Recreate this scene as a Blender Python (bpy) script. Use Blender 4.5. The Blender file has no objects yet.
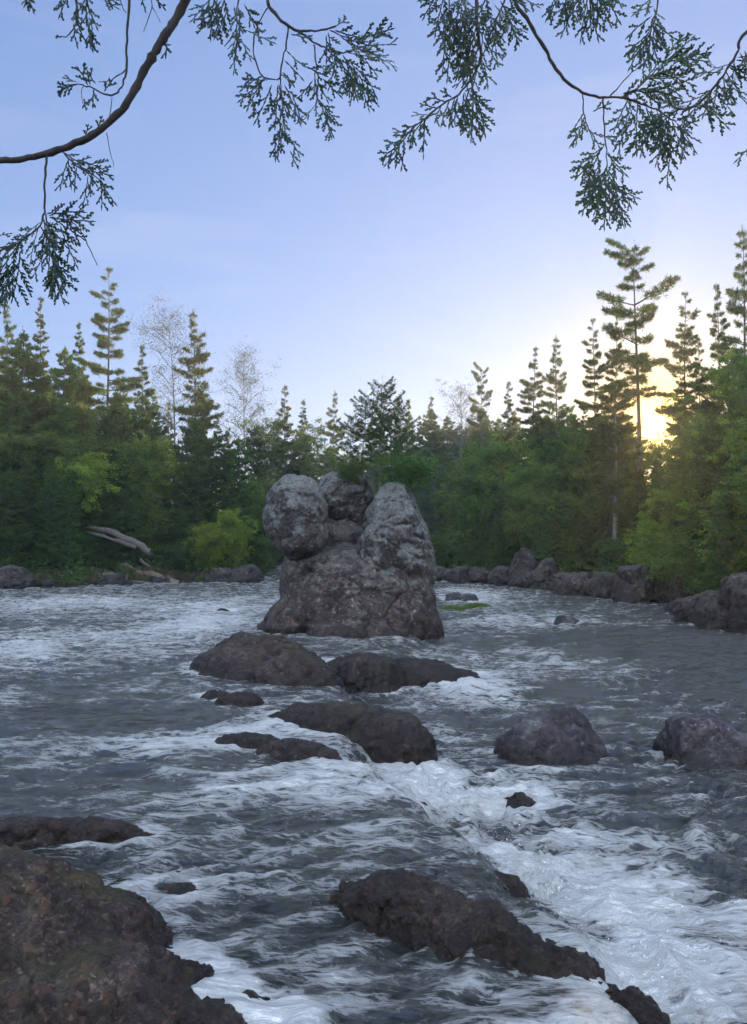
import bpy, math, random
import numpy as np
from mathutils import Vector, Matrix

C = bpy.context.scene.collection
R = math.radians
rng = np.random.default_rng(7)
random.seed(7)

# ------------------------------------------------------------------ camera
F = 800.0; CX, CY = 373.5, 512.0; H0 = 2.4; PITCH = math.atan(28 / F)
cp, sp_ = math.cos(PITCH), math.sin(PITCH)
def ray(px, py):
    x = (px - CX) / F; z = -(py - CY) / F
    return np.array([x, cp - z * sp_, z * cp + sp_])
def at(px, py, Y):
    r = ray(px, py); k = Y / r[1]
    return np.array([r[0] * k, Y, H0 + r[2] * k])
def ground(px, py, z0=0.0):
    r = ray(px, py); k = (z0 - H0) / r[2]
    return np.array([r[0] * k, r[1] * k, z0])

cam = bpy.data.cameras.new('camera'); co = bpy.data.objects.new('camera', cam); C.objects.link(co)
co.location = (0, 0, H0); co.rotation_euler = (math.pi / 2 + PITCH, 0, 0)
cam.sensor_fit = 'VERTICAL'; cam.sensor_height = 36; cam.sensor_width = 24; cam.lens = F * 36 / 1024
cam.clip_start = 0.05; cam.clip_end = 5000
bpy.context.scene.camera = co

# ------------------------------------------------------------------ noise
_P = np.random.default_rng(3).permutation(256).astype(np.int64); _P = np.concatenate([_P, _P, _P])
_G = np.random.default_rng(4).normal(size=(256, 3)); _G /= np.linalg.norm(_G, axis=1)[:, None]
def perlin(p):
    i = np.floor(p).astype(np.int64); f = p - i; i &= 255
    u = f * f * f * (f * (f * 6 - 15) + 10); res = 0
    for dx in (0, 1):
        for dy in (0, 1):
            for dz in (0, 1):
                h = _P[_P[_P[(i[:, 0] + dx) & 255] + ((i[:, 1] + dy) & 255)] + ((i[:, 2] + dz) & 255)]
                g = _G[h]
                d = g[:, 0] * (f[:, 0] - dx) + g[:, 1] * (f[:, 1] - dy) + g[:, 2] * (f[:, 2] - dz)
                w = (u[:, 0] if dx else 1 - u[:, 0]) * (u[:, 1] if dy else 1 - u[:, 1]) * (u[:, 2] if dz else 1 - u[:, 2])
                res = res + d * w
    return res * 1.4
def fbm(p, o=4, lac=2.05, g=.5):
    r = 0; a = 1.0
    for k in range(o):
        r = r + a * perlin(p + 17.3 * k); p = p * lac; a *= g
    return r
def worley(p):
    i = np.floor(p).astype(np.int64); f = p - i; best = np.full(len(p), 9.0); sec = np.full(len(p), 9.0)
    for dx in (-1, 0, 1):
        for dy in (-1, 0, 1):
            for dz in (-1, 0, 1):
                h = _P[_P[_P[(i[:, 0] + dx) & 255] + ((i[:, 1] + dy) & 255)] + ((i[:, 2] + dz) & 255)]
                q = _G[h] * .45 + .5 + np.array([dx, dy, dz])
                d = np.sqrt(((q - f) ** 2).sum(1))
                sec = np.minimum(sec, np.maximum(best, d)); best = np.minimum(best, d)
    return best, sec
def sstep(a, b, x):
    t = np.clip((x - a) / (b - a), 0, 1); return t * t * (3 - 2 * t)

# ------------------------------------------------------------------ object helpers
def tag(o, label=None, cat=None, group=None, kind=None):
    if label: o['label'] = label
    if cat: o['category'] = cat
    if group: o['group'] = group
    if kind: o['kind'] = kind
    return o
def empty(name, loc, label=None, cat=None, group=None, rz=0):
    o = bpy.data.objects.new(name, None); C.objects.link(o); o.location = tuple(loc); o.rotation_euler = (0, 0, rz)
    o.empty_display_size = .2
    return tag(o, label, cat, group)
def mesh_np(name, v, f, nside, smooth=True, attrs=None):
    me = bpy.data.meshes.new(name)
    v = np.asarray(v, dtype=np.float32); f = np.asarray(f, dtype=np.int32)
    me.vertices.add(len(v)); me.vertices.foreach_set('co', v.ravel())
    me.loops.add(f.size); me.loops.foreach_set('vertex_index', f.ravel())
    n = f.size // nside
    me.polygons.add(n); me.polygons.foreach_set('loop_start', np.arange(n, dtype=np.int32) * nside)
    me.polygons.foreach_set('loop_total', np.full(n, nside, dtype=np.int32))
    if smooth: me.polygons.foreach_set('use_smooth', np.ones(n, dtype=bool))
    for k, a in (attrs or {}).items():
        at_ = me.attributes.new(k, 'FLOAT', 'POINT'); at_.data.foreach_set('value', np.asarray(a, dtype=np.float32))
    me.update(calc_edges=True)
    return me
def obj(name, me, m, parent=None, loc=None):
    o = bpy.data.objects.new(name, me); C.objects.link(o)
    if m is not None:
        me.materials.clear(); me.materials.append(m)
    if parent is not None: o.parent = parent
    if loc is not None: o.location = tuple(loc)
    return o

class Tubes:
    def __init__(s): s.v = []; s.f = []; s.n = 0
    def add(s, pts, rad, k=6):
        pts = np.asarray(pts, float); rad = np.asarray(rad, float)
        t = np.gradient(pts, axis=0); t /= np.linalg.norm(t, axis=1)[:, None] + 1e-9
        ref = np.array([0.31, 0.17, 0.93]) if abs(t[0][2]) < .8 else np.array([1.0, .1, 0])
        a = np.cross(t, ref); a /= np.linalg.norm(a, axis=1)[:, None] + 1e-9
        b = np.cross(t, a)
        ang = np.arange(k) * 2 * math.pi / k
        ring = pts[:, None, :] + rad[:, None, None] * (a[:, None, :] * np.cos(ang)[None, :, None] + b[:, None, :] * np.sin(ang)[None, :, None])
        m = len(pts); s.v.append(ring.reshape(-1, 3))
        i = np.arange(m - 1)[:, None] * k; j = np.arange(k)[None, :]; j2 = (j + 1) % k
        q = np.stack([i + j, i + j2, i + k + j2, i + k + j], -1).reshape(-1, 4) + s.n
        s.f.append(q); s.n += m * k
    def mesh(s, name): return mesh_np(name, np.concatenate(s.v), np.concatenate(s.f), 4)
class Leaves:
    """many small leaf faces; diamond quads"""
    def __init__(s): s.c = []; s.d = []; s.l = []; s.w = []; s.t = []
    def add(s, c, d, l, w, t):
        n = len(c); s.c.append(c); s.d.append(d)
        s.l.append(np.broadcast_to(l, n).astype(float)); s.w.append(np.broadcast_to(w, n).astype(float)); s.t.append(np.broadcast_to(t, n).astype(float))
    def mesh(s, name, r, planar=None):
        c = np.concatenate(s.c); d = np.concatenate(s.d); l = np.concatenate(s.l)[:, None]; w = np.concatenate(s.w)[:, None]; t = np.concatenate(s.t)
        d = d / (np.linalg.norm(d, axis=1)[:, None] + 1e-9)
        q = r.normal(size=c.shape); sd = np.cross(d, q); sd /= np.linalg.norm(sd, axis=1)[:, None] + 1e-9
        v = np.stack([c, c + d * l * .5 + sd * w * .5, c + d * l, c + d * l * .5 - sd * w * .5], 1).reshape(-1, 3)
        f = np.arange(len(v)).reshape(-1, 4)
        return mesh_np(name, v, f, 4, smooth=False, attrs={'tint': np.repeat(t, 4)})

# ------------------------------------------------------------------ materials
def new_mat(name):
    m = bpy.data.materials.new(name); m.use_nodes = True; nt = m.node_tree
    return m, nt, nt.nodes['Principled BSDF'], nt.nodes['Material Output']
def N(nt, t, **k):
    n = nt.nodes.new(t)
    for a, b in k.items():
        if a.startswith('_'): n.inputs[a[1:].replace('_', ' ')].default_value = b
        else: setattr(n, a, b)
    return n
def ramp(nt, stops, interp='LINEAR'):
    n = nt.nodes.new('ShaderNodeValToRGB'); e = n.color_ramp.elements; n.color_ramp.interpolation = interp
    while len(e) < len(stops): e.new(.5)
    for i, (p, c) in enumerate(stops):
        e[i].position = p; e[i].color = (*c, 1) if len(c) == 3 else c
    return n
def mix(nt, a, b, fac, mode='MIX'):
    n = nt.nodes.new('ShaderNodeMix'); n.data_type = 'RGBA'; n.blend_type = mode
    for s, v in ((6, a), (7, b), (0, fac)):
        if hasattr(v, 'links') or isinstance(v, bpy.types.NodeSocket): nt.links.new(v, n.inputs[s])
        elif isinstance(v, (tuple, list)): n.inputs[s].default_value = (*v, 1)
        else: n.inputs[s].default_value = v
    return n.outputs[2]

def leaf_mat(name, dark, light, trans=.45, rough=.5, tcol=None):
    m, nt, p, out = new_mat(name); L = nt.links.new
    a = N(nt, 'ShaderNodeAttribute', attribute_name='tint')
    oi = N(nt, 'ShaderNodeObjectInfo')
    mx = mix(nt, dark, light, a.outputs['Fac'])
    hs = N(nt, 'ShaderNodeHueSaturation')
    mr = N(nt, 'ShaderNodeMapRange'); mr.inputs[3].default_value = .475; mr.inputs[4].default_value = .515
    mv = N(nt, 'ShaderNodeMapRange'); mv.inputs[3].default_value = .75; mv.inputs[4].default_value = 1.3
    L(oi.outputs['Random'], mr.inputs[0]); L(oi.outputs['Random'], mv.inputs[0])
    L(mr.outputs[0], hs.inputs['Hue']); L(mv.outputs[0], hs.inputs['Value']); L(mx, hs.inputs['Color'])
    L(hs.outputs[0], p.inputs['Base Color']); p.inputs['Roughness'].default_value = rough
    p.inputs['Specular IOR Level'].default_value = .25
    tr = N(nt, 'ShaderNodeBsdfTranslucent')
    tc = mix(nt, hs.outputs[0], tcol or light, .55); L(tc, tr.inputs['Color'])
    ms = N(nt, 'ShaderNodeMixShader'); ms.inputs[0].default_value = trans
    L(p.outputs[0], ms.inputs[1]); L(tr.outputs[0], ms.inputs[2]); L(ms.outputs[0], out.inputs['Surface'])
    return m
M = {}
M['pine'] = leaf_mat('pine_needles', (.026, .078, .030), (.090, .160, .038), .42, tcol=(.17, .21, .03))
M['spruce'] = leaf_mat('spruce_needles', (.020, .070, .030), (.065, .140, .040), .4, tcol=(.13, .20, .03))
M['cedar'] = leaf_mat('cedar_foliage', (.032, .098, .030), (.095, .190, .038), .45, tcol=(.15, .24, .03))
M['leaf'] = leaf_mat('young_leaves', (.042, .095, .022), (.115, .190, .038), .5, tcol=(.26, .34, .05))
M['bright'] = leaf_mat('spring_leaves', (.085, .160, .022), (.190, .280, .040), .52, tcol=(.40, .50, .05))
M['bud'] = leaf_mat('budding_leaves', (.028, .052, .024), (.060, .090, .036), .35, tcol=(.08, .11, .04))
M['grass'] = leaf_mat('grass_blades', (.060, .120, .020), (.160, .240, .050), .45)
M['under'] = leaf_mat('undergrowth_leaves', (.022, .060, .018), (.080, .150, .030), .4)
M['nearcedar'] = leaf_mat('near_cedar_scales', (.006, .024, .018), (.018, .050, .026), .22, .5, tcol=(.05, .11, .03))

def bark_mat(name, a, b, sc=14):
    m, nt, p, out = new_mat(name); L = nt.links.new
    tc = N(nt, 'ShaderNodeTexCoord'); mp = N(nt, 'ShaderNodeMapping'); mp.inputs['Scale'].default_value = (1, 1, .25)
    L(tc.outputs['Object'], mp.inputs['Vector'])
    n = N(nt, 'ShaderNodeTexNoise', _Scale=sc, _Detail=6.0, _Roughness=.65); L(mp.outputs[0], n.inputs['Vector'])
    r = ramp(nt, [(.3, a), (.7, b)]); L(n.outputs[0], r.inputs[0]); L(r.outputs[0], p.inputs['Base Color'])
    p.inputs['Roughness'].default_value = .85
    bp = N(nt, 'ShaderNodeBump', _Strength=.6, _Distance=.03); L(n.outputs[0], bp.inputs['Height']); L(bp.outputs[0], p.inputs['Normal'])
    return m
M['bark'] = bark_mat('grey_bark', (.045, .036, .030), (.150, .130, .115))
M['palebark'] = bark_mat('pale_bark', (.09, .082, .072), (.24, .22, .20), 9)
M['twig'] = bark_mat('twig_bark', (.016, .013, .012), (.055, .044, .038), 60)
M['drift'] = bark_mat('driftwood', (.06, .05, .042), (.17, .145, .125), 8)
M['redlog'] = bark_mat('reddish_log', (.07, .045, .034), (.18, .12, .09), 8)

def rock_mat(name, dark, mid, light, pebble=9.0, rust=.5, moss=0.0, lichen=.0, bump=.02, wet_z=.22, sc=1.0):
    """conglomerate rock: pebbly matrix, stains, optional lichen, wet lower band"""
    m, nt, p, out = new_mat(name); L = nt.links.new
    g = N(nt, 'ShaderNodeNewGeometry'); pos = g.outputs['Position']
    n1 = N(nt, 'ShaderNodeTexNoise', _Scale=1.6 * sc, _Detail=9.0, _Roughness=.68); L(pos, n1.inputs['Vector'])
    r1 = ramp(nt, [(.30, dark), (.52, mid), (.74, light)]); L(n1.outputs[0], r1.inputs[0])
    # distort coords for pebbles
    nd = N(nt, 'ShaderNodeTexNoise', _Scale=pebble * .9, _Detail=2.0); L(pos, nd.inputs['Vector'])
    vm = N(nt, 'ShaderNodeVectorMath', operation='SCALE'); vm.inputs['Scale'].default_value = .12 / (pebble / 9)
    L(nd.outputs['Color'], vm.inputs[0]); va = N(nt, 'ShaderNodeVectorMath', operation='ADD'); L(pos, va.inputs[0]); L(vm.outputs[0], va.inputs[1])
    v1 = N(nt, 'ShaderNodeTexVoronoi', _Scale=pebble * 1.6, _Randomness=1.0); L(va.outputs[0], v1.inputs['Vector'])
    v2 = N(nt, 'ShaderNodeTexVoronoi', _Scale=pebble * 4.3, _Randomness=1.0); L(va.outputs[0], v2.inputs['Vector'])
    sep = N(nt, 'ShaderNodeSeparateColor'); L(v1.outputs['Color'], sep.inputs[0])
    sep2 = N(nt, 'ShaderNodeSeparateColor'); L(v2.outputs['Color'], sep2.inputs[0])
    pr = ramp(nt, [(0, (.45, .42, .42)), (.45, (.8, .76, .75)), (.8, (1.2, 1.12, 1.05)), (.94, (1.8, 1.7, 1.65)), (1, (3.4, 3.3, 3.2))]); L(sep2.outputs[0], pr.inputs[0])
    c = mix(nt, r1.outputs[0], pr.outputs[0], .85, 'MULTIPLY')
    pr1 = ramp(nt, [(0, (.6, .6, .62)), (.6, (1, 1, 1)), (.93, (1.25, 1.2, 1.15)), (1, (1.9, 1.8, 1.75))]); L(sep.outputs[0], pr1.inputs[0])
    c = mix(nt, c, pr1.outputs[0], .7, 'MULTIPLY')
    # rust-coloured pebbles
    rr = ramp(nt, [(.93 - .05 * rust, (0, 0, 0)), (.95, (1, 1, 1))]); L(sep.outputs[1], rr.inputs[0])
    rm = N(nt, 'ShaderNodeMath', operation='MULTIPLY'); rm.inputs[1].default_value = rust; L(rr.outputs[0], rm.inputs[0])
    c = mix(nt, c, (.13, .055, .03), rm.outputs[0])
    sx = N(nt, 'ShaderNodeSeparateXYZ'); L(g.outputs['Normal'], sx.inputs[0])
    sz = N(nt, 'ShaderNodeSeparateXYZ'); L(pos, sz.inputs[0])
    if lichen > 0:
        nl = N(nt, 'ShaderNodeTexNoise', _Scale=3.2 * sc, _Detail=10.0, _Roughness=.72); L(pos, nl.inputs['Vector'])
        ad = N(nt, 'ShaderNodeMath', operation='MULTIPLY_ADD'); ad.inputs[1].default_value = .16; L(sx.outputs[2], ad.inputs[0]); L(nl.outputs[0], ad.inputs[2])
        zl = N(nt, 'ShaderNodeMapRange'); zl.inputs[1].default_value = .4; zl.inputs[2].default_value = 2.4; zl.inputs[3].default_value = -.14; zl.inputs[4].default_value = .03
        L(sz.outputs[2], zl.inputs[0]); ad2 = N(nt, 'ShaderNodeMath', operation='ADD'); L(ad.outputs[0], ad2.inputs[0]); L(zl.outputs[0], ad2.inputs[1])
        lr = ramp(nt, [(.50, (0, 0, 0)), (.64, (lichen,) * 3)]); L(ad2.outputs[0], lr.inputs[0])
        nlc = N(nt, 'ShaderNodeTexNoise', _Scale=22.0 * sc, _Detail=5.0, _Roughness=.7); L(pos, nlc.inputs['Vector'])
        lc = ramp(nt, [(.35, (.10, .115, .10)), (.65, (.42, .46, .44))]); L(nlc.outputs[0], lc.inputs[0])
        c = mix(nt, c, lc.outputs[0], lr.outputs[0])
    if moss > 0:
        nm = N(nt, 'ShaderNodeTexNoise', _Scale=2.3, _Detail=8.0, _Roughness=.7); L(pos, nm.inputs['Vector'])
        am = N(nt, 'ShaderNodeMath', operation='MULTIPLY_ADD'); am.inputs[1].default_value = .28; L(sx.outputs[2], am.inputs[0]); L(nm.outputs[0], am.inputs[2])
        mr = ramp(nt, [(.74, (0, 0, 0)), (.86, (moss,) * 3)]); L(am.outputs[0], mr.inputs[0])
        c = mix(nt, c, (.055, .060, .014), mr.outputs[0])
    # wet band near the waterline (dark and shiny)
    nw = N(nt, 'ShaderNodeTexNoise', _Scale=4.0, _Detail=4.0); L(pos, nw.inputs['Vector'])
    zw = N(nt, 'ShaderNodeMath', operation='MULTIPLY_ADD'); zw.inputs[1].default_value = -.25; L(nw.outputs[0], zw.inputs[0]); L(sz.outputs[2], zw.inputs[2])
    w = N(nt, 'ShaderNodeMapRange'); w.inputs[1].default_value = wet_z - .12; w.inputs[2].default_value = wet_z + .18; w.inputs[3].default_value = 1; w.inputs[4].default_value = 0
    L(zw.outputs[0], w.inputs[0])
    c = mix(nt, c, mix(nt, c, (.32, .30, .30), 1.0, 'MULTIPLY'), w.outputs[0])
    L(c, p.inputs['Base Color'])
    ro = N(nt, 'ShaderNodeMapRange'); ro.inputs[3].default_value = .68; ro.inputs[4].default_value = .24; L(w.outputs[0], ro.inputs[0]); L(ro.outputs[0], p.inputs['Roughness'])
    p.inputs['Specular IOR Level'].default_value = .28
    # bump
    inv = N(nt, 'ShaderNodeMath', operation='MULTIPLY'); inv.inputs[1].default_value = -.55; L(v1.outputs[0], inv.inputs[0])
    i2 = N(nt, 'ShaderNodeMath', operation='MULTIPLY_ADD'); i2.inputs[1].default_value = -.22; L(v2.outputs[0], i2.inputs[0]); L(inv.outputs[0], i2.inputs[2])
    n3 = N(nt, 'ShaderNodeTexNoise', _Scale=pebble * 2.2, _Detail=9.0, _Roughness=.7); L(pos, n3.inputs['Vector'])
    i3 = N(nt, 'ShaderNodeMath', operation='ADD'); L(i2.outputs[0], i3.inputs[0]); L(n3.outputs[0], i3.inputs[1])
    b = N(nt, 'ShaderNodeBump', _Strength=.9, _Distance=bump * 2.2); L(i3.outputs[0], b.inputs['Height']); L(b.outputs[0], p.inputs['Normal'])
    return m
M['stack'] = rock_mat('lichened_conglomerate', (.022, .019, .018), (.056, .050, .046), (.105, .098, .090), 4.5, .12, .0, .36, .022, wet_z=.25)
M['stackbase'] = rock_mat('brown_conglomerate', (.022, .017, .016), (.056, .045, .042), (.094, .080, .073), 4.5, .2, .0, .24, .022, wet_z=.30)
M['ledge'] = rock_mat('pebbly_brown_ledge', (.016, .0115, .0105), (.044, .031, .028), (.092, .071, .064), 7, .25, .35, .0, .018, wet_z=.40)
M['near'] = rock_mat('near_pebbly_rock', (.014, .0100, .0090), (.046, .032, .027), (.125, .098, .085), 15, .45, .45, .0, .010, wet_z=.38, sc=2.2)
M['grey'] = rock_mat('smooth_grey_boulder', (.017, .016, .020), (.042, .039, .047), (.090, .084, .094), 8, .15, .0, .25, .010, wet_z=.10)
M['bankrock'] = rock_mat('bank_boulder', (.013, .012, .0125), (.034, .031, .031), (.060, .055, .054), 3.0, .2, .35, .10, .03, wet_z=.42, sc=.6)
M['bank'] = rock_mat('river_bank_earth', (.018, .014, .010), (.038, .030, .021), (.070, .056, .040), 3, .3, .6, .0, .03, wet_z=.35)

# ------------------------------------------------------------------ water level, river outline
UP = .30
LEDGE = np.array([[1.6, 0.5], [1.42, 2.8], [1.26, 3.9], [1.12, 4.7], [.88, 5.35], [.45, 6.1], [.12, 7.2], [-.1, 9], [-.4, 12], [0.6, 16], [1.2, 20], [1.0, 60]])
def level(x, y):
    xl = np.interp(y, LEDGE[:, 1], LEDGE[:, 0]) - .20
    wid = .30 + .05 * y
    low = UP * sstep(13, 30, y)                       # the right channel climbs back to the pool upstream
    s = sstep(-wid * .75, wid * .25, (xl - x))
    return low + (UP - low) * s, (xl - x)
def gp(px, py, z=UP): p = ground(px, py, z); return (p[0], p[1])
RIVER = [(-70, 30), (-45, 34), (-28, 35.5), gp(0, 590), gp(90, 587), gp(180, 584), gp(262, 583), (-6.5, 50), (-7.5, 62), (-5, 78), (3, 82), (8.0, 70), (6.0, 55), (3.6, 48),
         gp(432, 581), gp(500, 586), gp(560, 594), gp(600, 600), gp(672, 606, .26), gp(696, 622, .2), gp(747, 633, .15), (11.5, 15), (13, 6), (14, -3), (8, 1.0), (2, .9), (-1.5, .9), (-3.5, 1.2), (-9, .2), (-20, -4), (-70, -6)]
RV = np.array(RIVER)
def river_sd(x, y):
    """signed distance to the river outline, positive on land"""
    P = np.stack([x, y], 1); d = np.full(len(P), 1e9); ins = np.zeros(len(P), bool)
    for i in range(len(RV)):
        a = RV[i]; b = RV[(i + 1) % len(RV)]; ab = b - a; ap = P - a
        t = np.clip((ap @ ab) / (ab @ ab), 0, 1); d = np.minimum(d, np.hypot(*(ap - t[:, None] * ab).T))
        c = ((a[1] > P[:, 1]) != (b[1] > P[:, 1])) & (P[:, 0] < (b[0] - a[0]) * (P[:, 1] - a[1]) / (b[1] - a[1] + 1e-12) + a[0])
        ins ^= c
    return np.where(ins, -d, d)
def terrain_z(x, y):
    x = np.asarray(x, float); y = np.asarray(y, float)
    sd = river_sd(x, y); p = np.stack([x, y, x * 0], 1)
    sd = sd + .5 * fbm(p * .8, 3)
    z = np.where(sd < 0, UP + np.maximum(sd * .5, -1.2), UP + .75 * sstep(0, 2.2, sd) + np.minimum(np.maximum(sd - 1.0, 0) * .055, 6) )
    z = z + (.18 * fbm(p * .55, 3) + .06 * fbm(p * 2.1, 3)) * sstep(-.3, 1.5, sd)
    near = sstep(8, 2, y) * sstep(9, 4, np.abs(x))
    z = z - near * sstep(0, 2, sd) * .35
    return z
def tz(x, y): return float(terrain_z(np.array([x]), np.array([y]))[0])

def graded(lo, hi, step, far, growth=1.18):
    a = list(np.arange(lo, hi + 1e-6, step)); s = step
    while a[-1] < far: s *= growth; a.append(a[-1] + s)
    s = step; b = []; v = lo
    while v > -far: s *= growth; v -= s; b.append(v)
    return np.array(b[::-1] + a)
def grid_faces(nr, nc):
    i = np.arange(nr - 1)[:, None] * nc; j = np.arange(nc - 1)[None, :]
    return np.stack([i + j, i + j + 1, i + nc + j + 1, i + nc + j], -1).reshape(-1, 4)
gx = graded(-32, 30, .4, 900); gy = graded(-6, 86, .4, 1200)
X, Y = np.meshgrid(gx, gy); X = X.ravel(); Y = Y.ravel()
Z = terrain_z(X, Y)
tag(obj('ground', mesh_np('ground', np.stack([X, Y, Z], 1), grid_faces(len(gy), len(gx)), 4), M['bank']), 'dark earth and rock of the forested river banks', 'ground', kind='structure')

# ------------------------------------------------------------------ water surface
WN_ROCKS = []   # (x, y, r) waterline footprints, filled below before the water is built
def water_mat():
    m, nt, p, out = new_mat('river_water'); L = nt.links.new
    g = N(nt, 'ShaderNodeNewGeometry'); pos = g.outputs['Position']
    mp = N(nt, 'ShaderNodeMapping'); mp.inputs['Scale'].default_value = (.55, 1.7, 1); mp.inputs['Rotation'].default_value = (0, 0, R(-14)); L(pos, mp.inputs['Vector'])
    a = N(nt, 'ShaderNodeAttribute', attribute_name='foam')
    wn = N(nt, 'ShaderNodeTexNoise', _Scale=1.4, _Detail=4.0, _Roughness=.6); L(mp.outputs[0], wn.inputs['Vector'])
    vs = N(nt, 'ShaderNodeVectorMath', operation='SCALE'); vs.inputs['Scale'].default_value = .42; L(wn.outputs['Color'], vs.inputs[0])
    va = N(nt, 'ShaderNodeVectorMath', operation='ADD'); L(mp.outputs[0], va.inputs[0]); L(vs.outputs[0], va.inputs[1])
    f1 = N(nt, 'ShaderNodeTexNoise', _Scale=3.6, _Detail=12.0, _Roughness=.80); L(va.outputs[0], f1.inputs['Vector'])
    f2 = N(nt, 'ShaderNodeTexNoise', _Scale=9.0, _Detail=8.0, _Roughness=.62); L(va.outputs[0], f2.inputs['Vector'])
    fa = N(nt, 'ShaderNodeMath', operation='SUBTRACT'); fa.inputs[1].default_value = .5; L(f2.outputs[0], fa.inputs[0])
    fb_ = N(nt, 'ShaderNodeMath', operation='ABSOLUTE'); L(fa.outputs[0], fb_.inputs[0]); fc = N(nt, 'ShaderNodeMath', operation='MULTIPLY_ADD'); fc.inputs[1].default_value = -1.5; fc.inputs[2].default_value = .46; L(fb_.outputs[0], fc.inputs[0])
    s0 = N(nt, 'ShaderNodeMath', operation='MULTIPLY_ADD'); s0.inputs[1].default_value = 1.0; L(fc.outputs[0], s0.inputs[0]); L(f1.outputs[0], s0.inputs[2])
    s1 = N(nt, 'ShaderNodeMath', operation='MULTIPLY_ADD'); s1.inputs[1].default_value = .62; L(a.outputs['Fac'], s1.inputs[0]); L(s0.outputs[0], s1.inputs[2])
    fr = ramp(nt, [(.82, (0, 0, 0)), (.97, (.45, .45, .45)), (1.0, (.8, .8, .8))])
    s2 = N(nt, 'ShaderNodeMath', operation='MULTIPLY'); s2.inputs[1].default_value = .66; L(s1.outputs[0], s2.inputs[0])
    L(s2.outputs[0], fr.inputs[0])
    b3 = N(nt, 'ShaderNodeTexNoise', _Scale=19.0, _Detail=5.0, _Roughness=.6, _Distortion=.6)
    fr.color_ramp.elements[0].position = .675; fr.color_ramp.elements[1].position = .735; fr.color_ramp.elements[2].position = .85; fr.color_ramp.elements[1].color = (.42, .42, .42, 1); fr.color_ramp.elements[2].color = (.95, .95, .95, 1)
    # body colour: dark peaty water, olive where aerated
    al = N(nt, 'ShaderNodeAttribute', attribute_name='aerated')
    body = mix(nt, (.011, .018, .018), (.13, .155, .105), al.outputs['Fac'])
    c = mix(nt, body, (.86, .88, .87), fr.outputs[0]); L(c, p.inputs['Base Color'])
    ro = N(nt, 'ShaderNodeMapRange'); ro.inputs[3].default_value = .07; ro.inputs[4].default_value = .65; L(fr.outputs[0], ro.inputs[0]); L(ro.outputs[0], p.inputs['Roughness'])
    p.inputs['IOR'].default_value = 2.05
    # ripples
    mp2 = N(nt, 'ShaderNodeMapping'); mp2.inputs['Scale'].default_value = (.5, 1.3, 1); mp2.inputs['Rotation'].default_value = (0, 0, R(-10)); L(pos, mp2.inputs['Vector'])
    va2 = N(nt, 'ShaderNodeVectorMath', operation='ADD'); L(mp2.outputs[0], va2.inputs[0]); L(vs.outputs[0], va2.inputs[1])
    b1 = N(nt, 'ShaderNodeTexNoise', _Scale=7.0, _Detail=7.0, _Roughness=.62, _Distortion=.4); L(va2.outputs[0], b1.inputs['Vector'])
    b2 = N(nt, 'ShaderNodeTexNoise', _Scale=1.6, _Detail=6.0, _Roughness=.6, _Distortion=.3); L(va2.outputs[0], b2.inputs['Vector'])
    calm = N(nt, 'ShaderNodeAttribute', attribute_name='calm')
    hs = N(nt, 'ShaderNodeMath', operation='MULTIPLY'); hs.inputs[1].default_value = .32; L(b1.outputs[0], hs.inputs[0]); L(va2.outputs[0], b3.inputs['Vector'])
    h0 = N(nt, 'ShaderNodeMath', operation='MULTIPLY_ADD'); h0.inputs[1].default_value = .10; L(b3.outputs[0], h0.inputs[0]); L(hs.outputs[0], h0.inputs[2])
    h2 = N(nt, 'ShaderNodeMath', operation='MULTIPLY_ADD'); h2.inputs[1].default_value = .55; L(b2.outputs[0], h2.inputs[0]); L(h0.outputs[0], h2.inputs[2])
    h3 = N(nt, 'ShaderNodeMath', operation='MULTIPLY_ADD'); h3.inputs[1].default_value = .03; L(fr.outputs[0], h3.inputs[0]); L(h2.outputs[0], h3.inputs[2])
    st = N(nt, 'ShaderNodeMapRange'); st.inputs[3].default_value = 1.0; st.inputs[4].default_value = 1.0; L(calm.outputs['Fac'], st.inputs[0])
    b = N(nt, 'ShaderNodeBump', _Distance=1.0); L(st.outputs[0], b.inputs['Strength']); L(h3.outputs[0], b.inputs['Height']); L(b.outputs[0], p.inputs['Normal'])
    return m

# foam and calm spots given as (pixel x, pixel y, level, radius along x in px, radius along y in px, strength)
FOAM = [(600, 905, 0, 110, 45, .78), (690, 985, 0, 90, 40, .62), (560, 890, 0, 45, 30, .75), (480, 810, 0, 90, 25, .55), (430, 790, 0, 40, 20, .7), (620, 850, 0, 140, 16, .45),
        (60, 605, UP, 140, 8, .28), (210, 610, UP, 90, 10, .28), (20, 650, UP, 60, 18, .34), (120, 640, UP, 160, 14, .18), (560, 660, .1, 110, 14, .3), (480, 600, .2, 40, 10, .35),
        (320, 785, UP, 110, 22, .45), (400, 745, .1, 90, 20, .3), (350, 765, UP, 50, 10, .5), (180, 745, UP, 120, 12, .35), (470, 690, 0, 60, 18, .5), (300, 860, UP, 120, 30, .15), (640, 1000, 0, 40, 25, .9), (735, 930, 0, 60, 30, .5),
        (200, 625, UP, 60, 12, .45), (520, 625, .15, 80, 10, .25), (250, 735, UP, 60, 8, .5)]
CALM = [(690, 655, .05, 110, 16, 1.0), (735, 680, 0, 60, 22, .9), (600, 640, .1, 80, 7, .8), (110, 722, UP, 110, 14, .8), (70, 715, UP, 60, 10, .8), (720, 880, 0, 60, 30, .4), (560, 690, 0, 30, 8, .7), (640, 638, .1, 120, 7, .8), (480, 920, UP, 1, 1, 0), (505, 885, .2, 45, 26, .9)]
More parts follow.
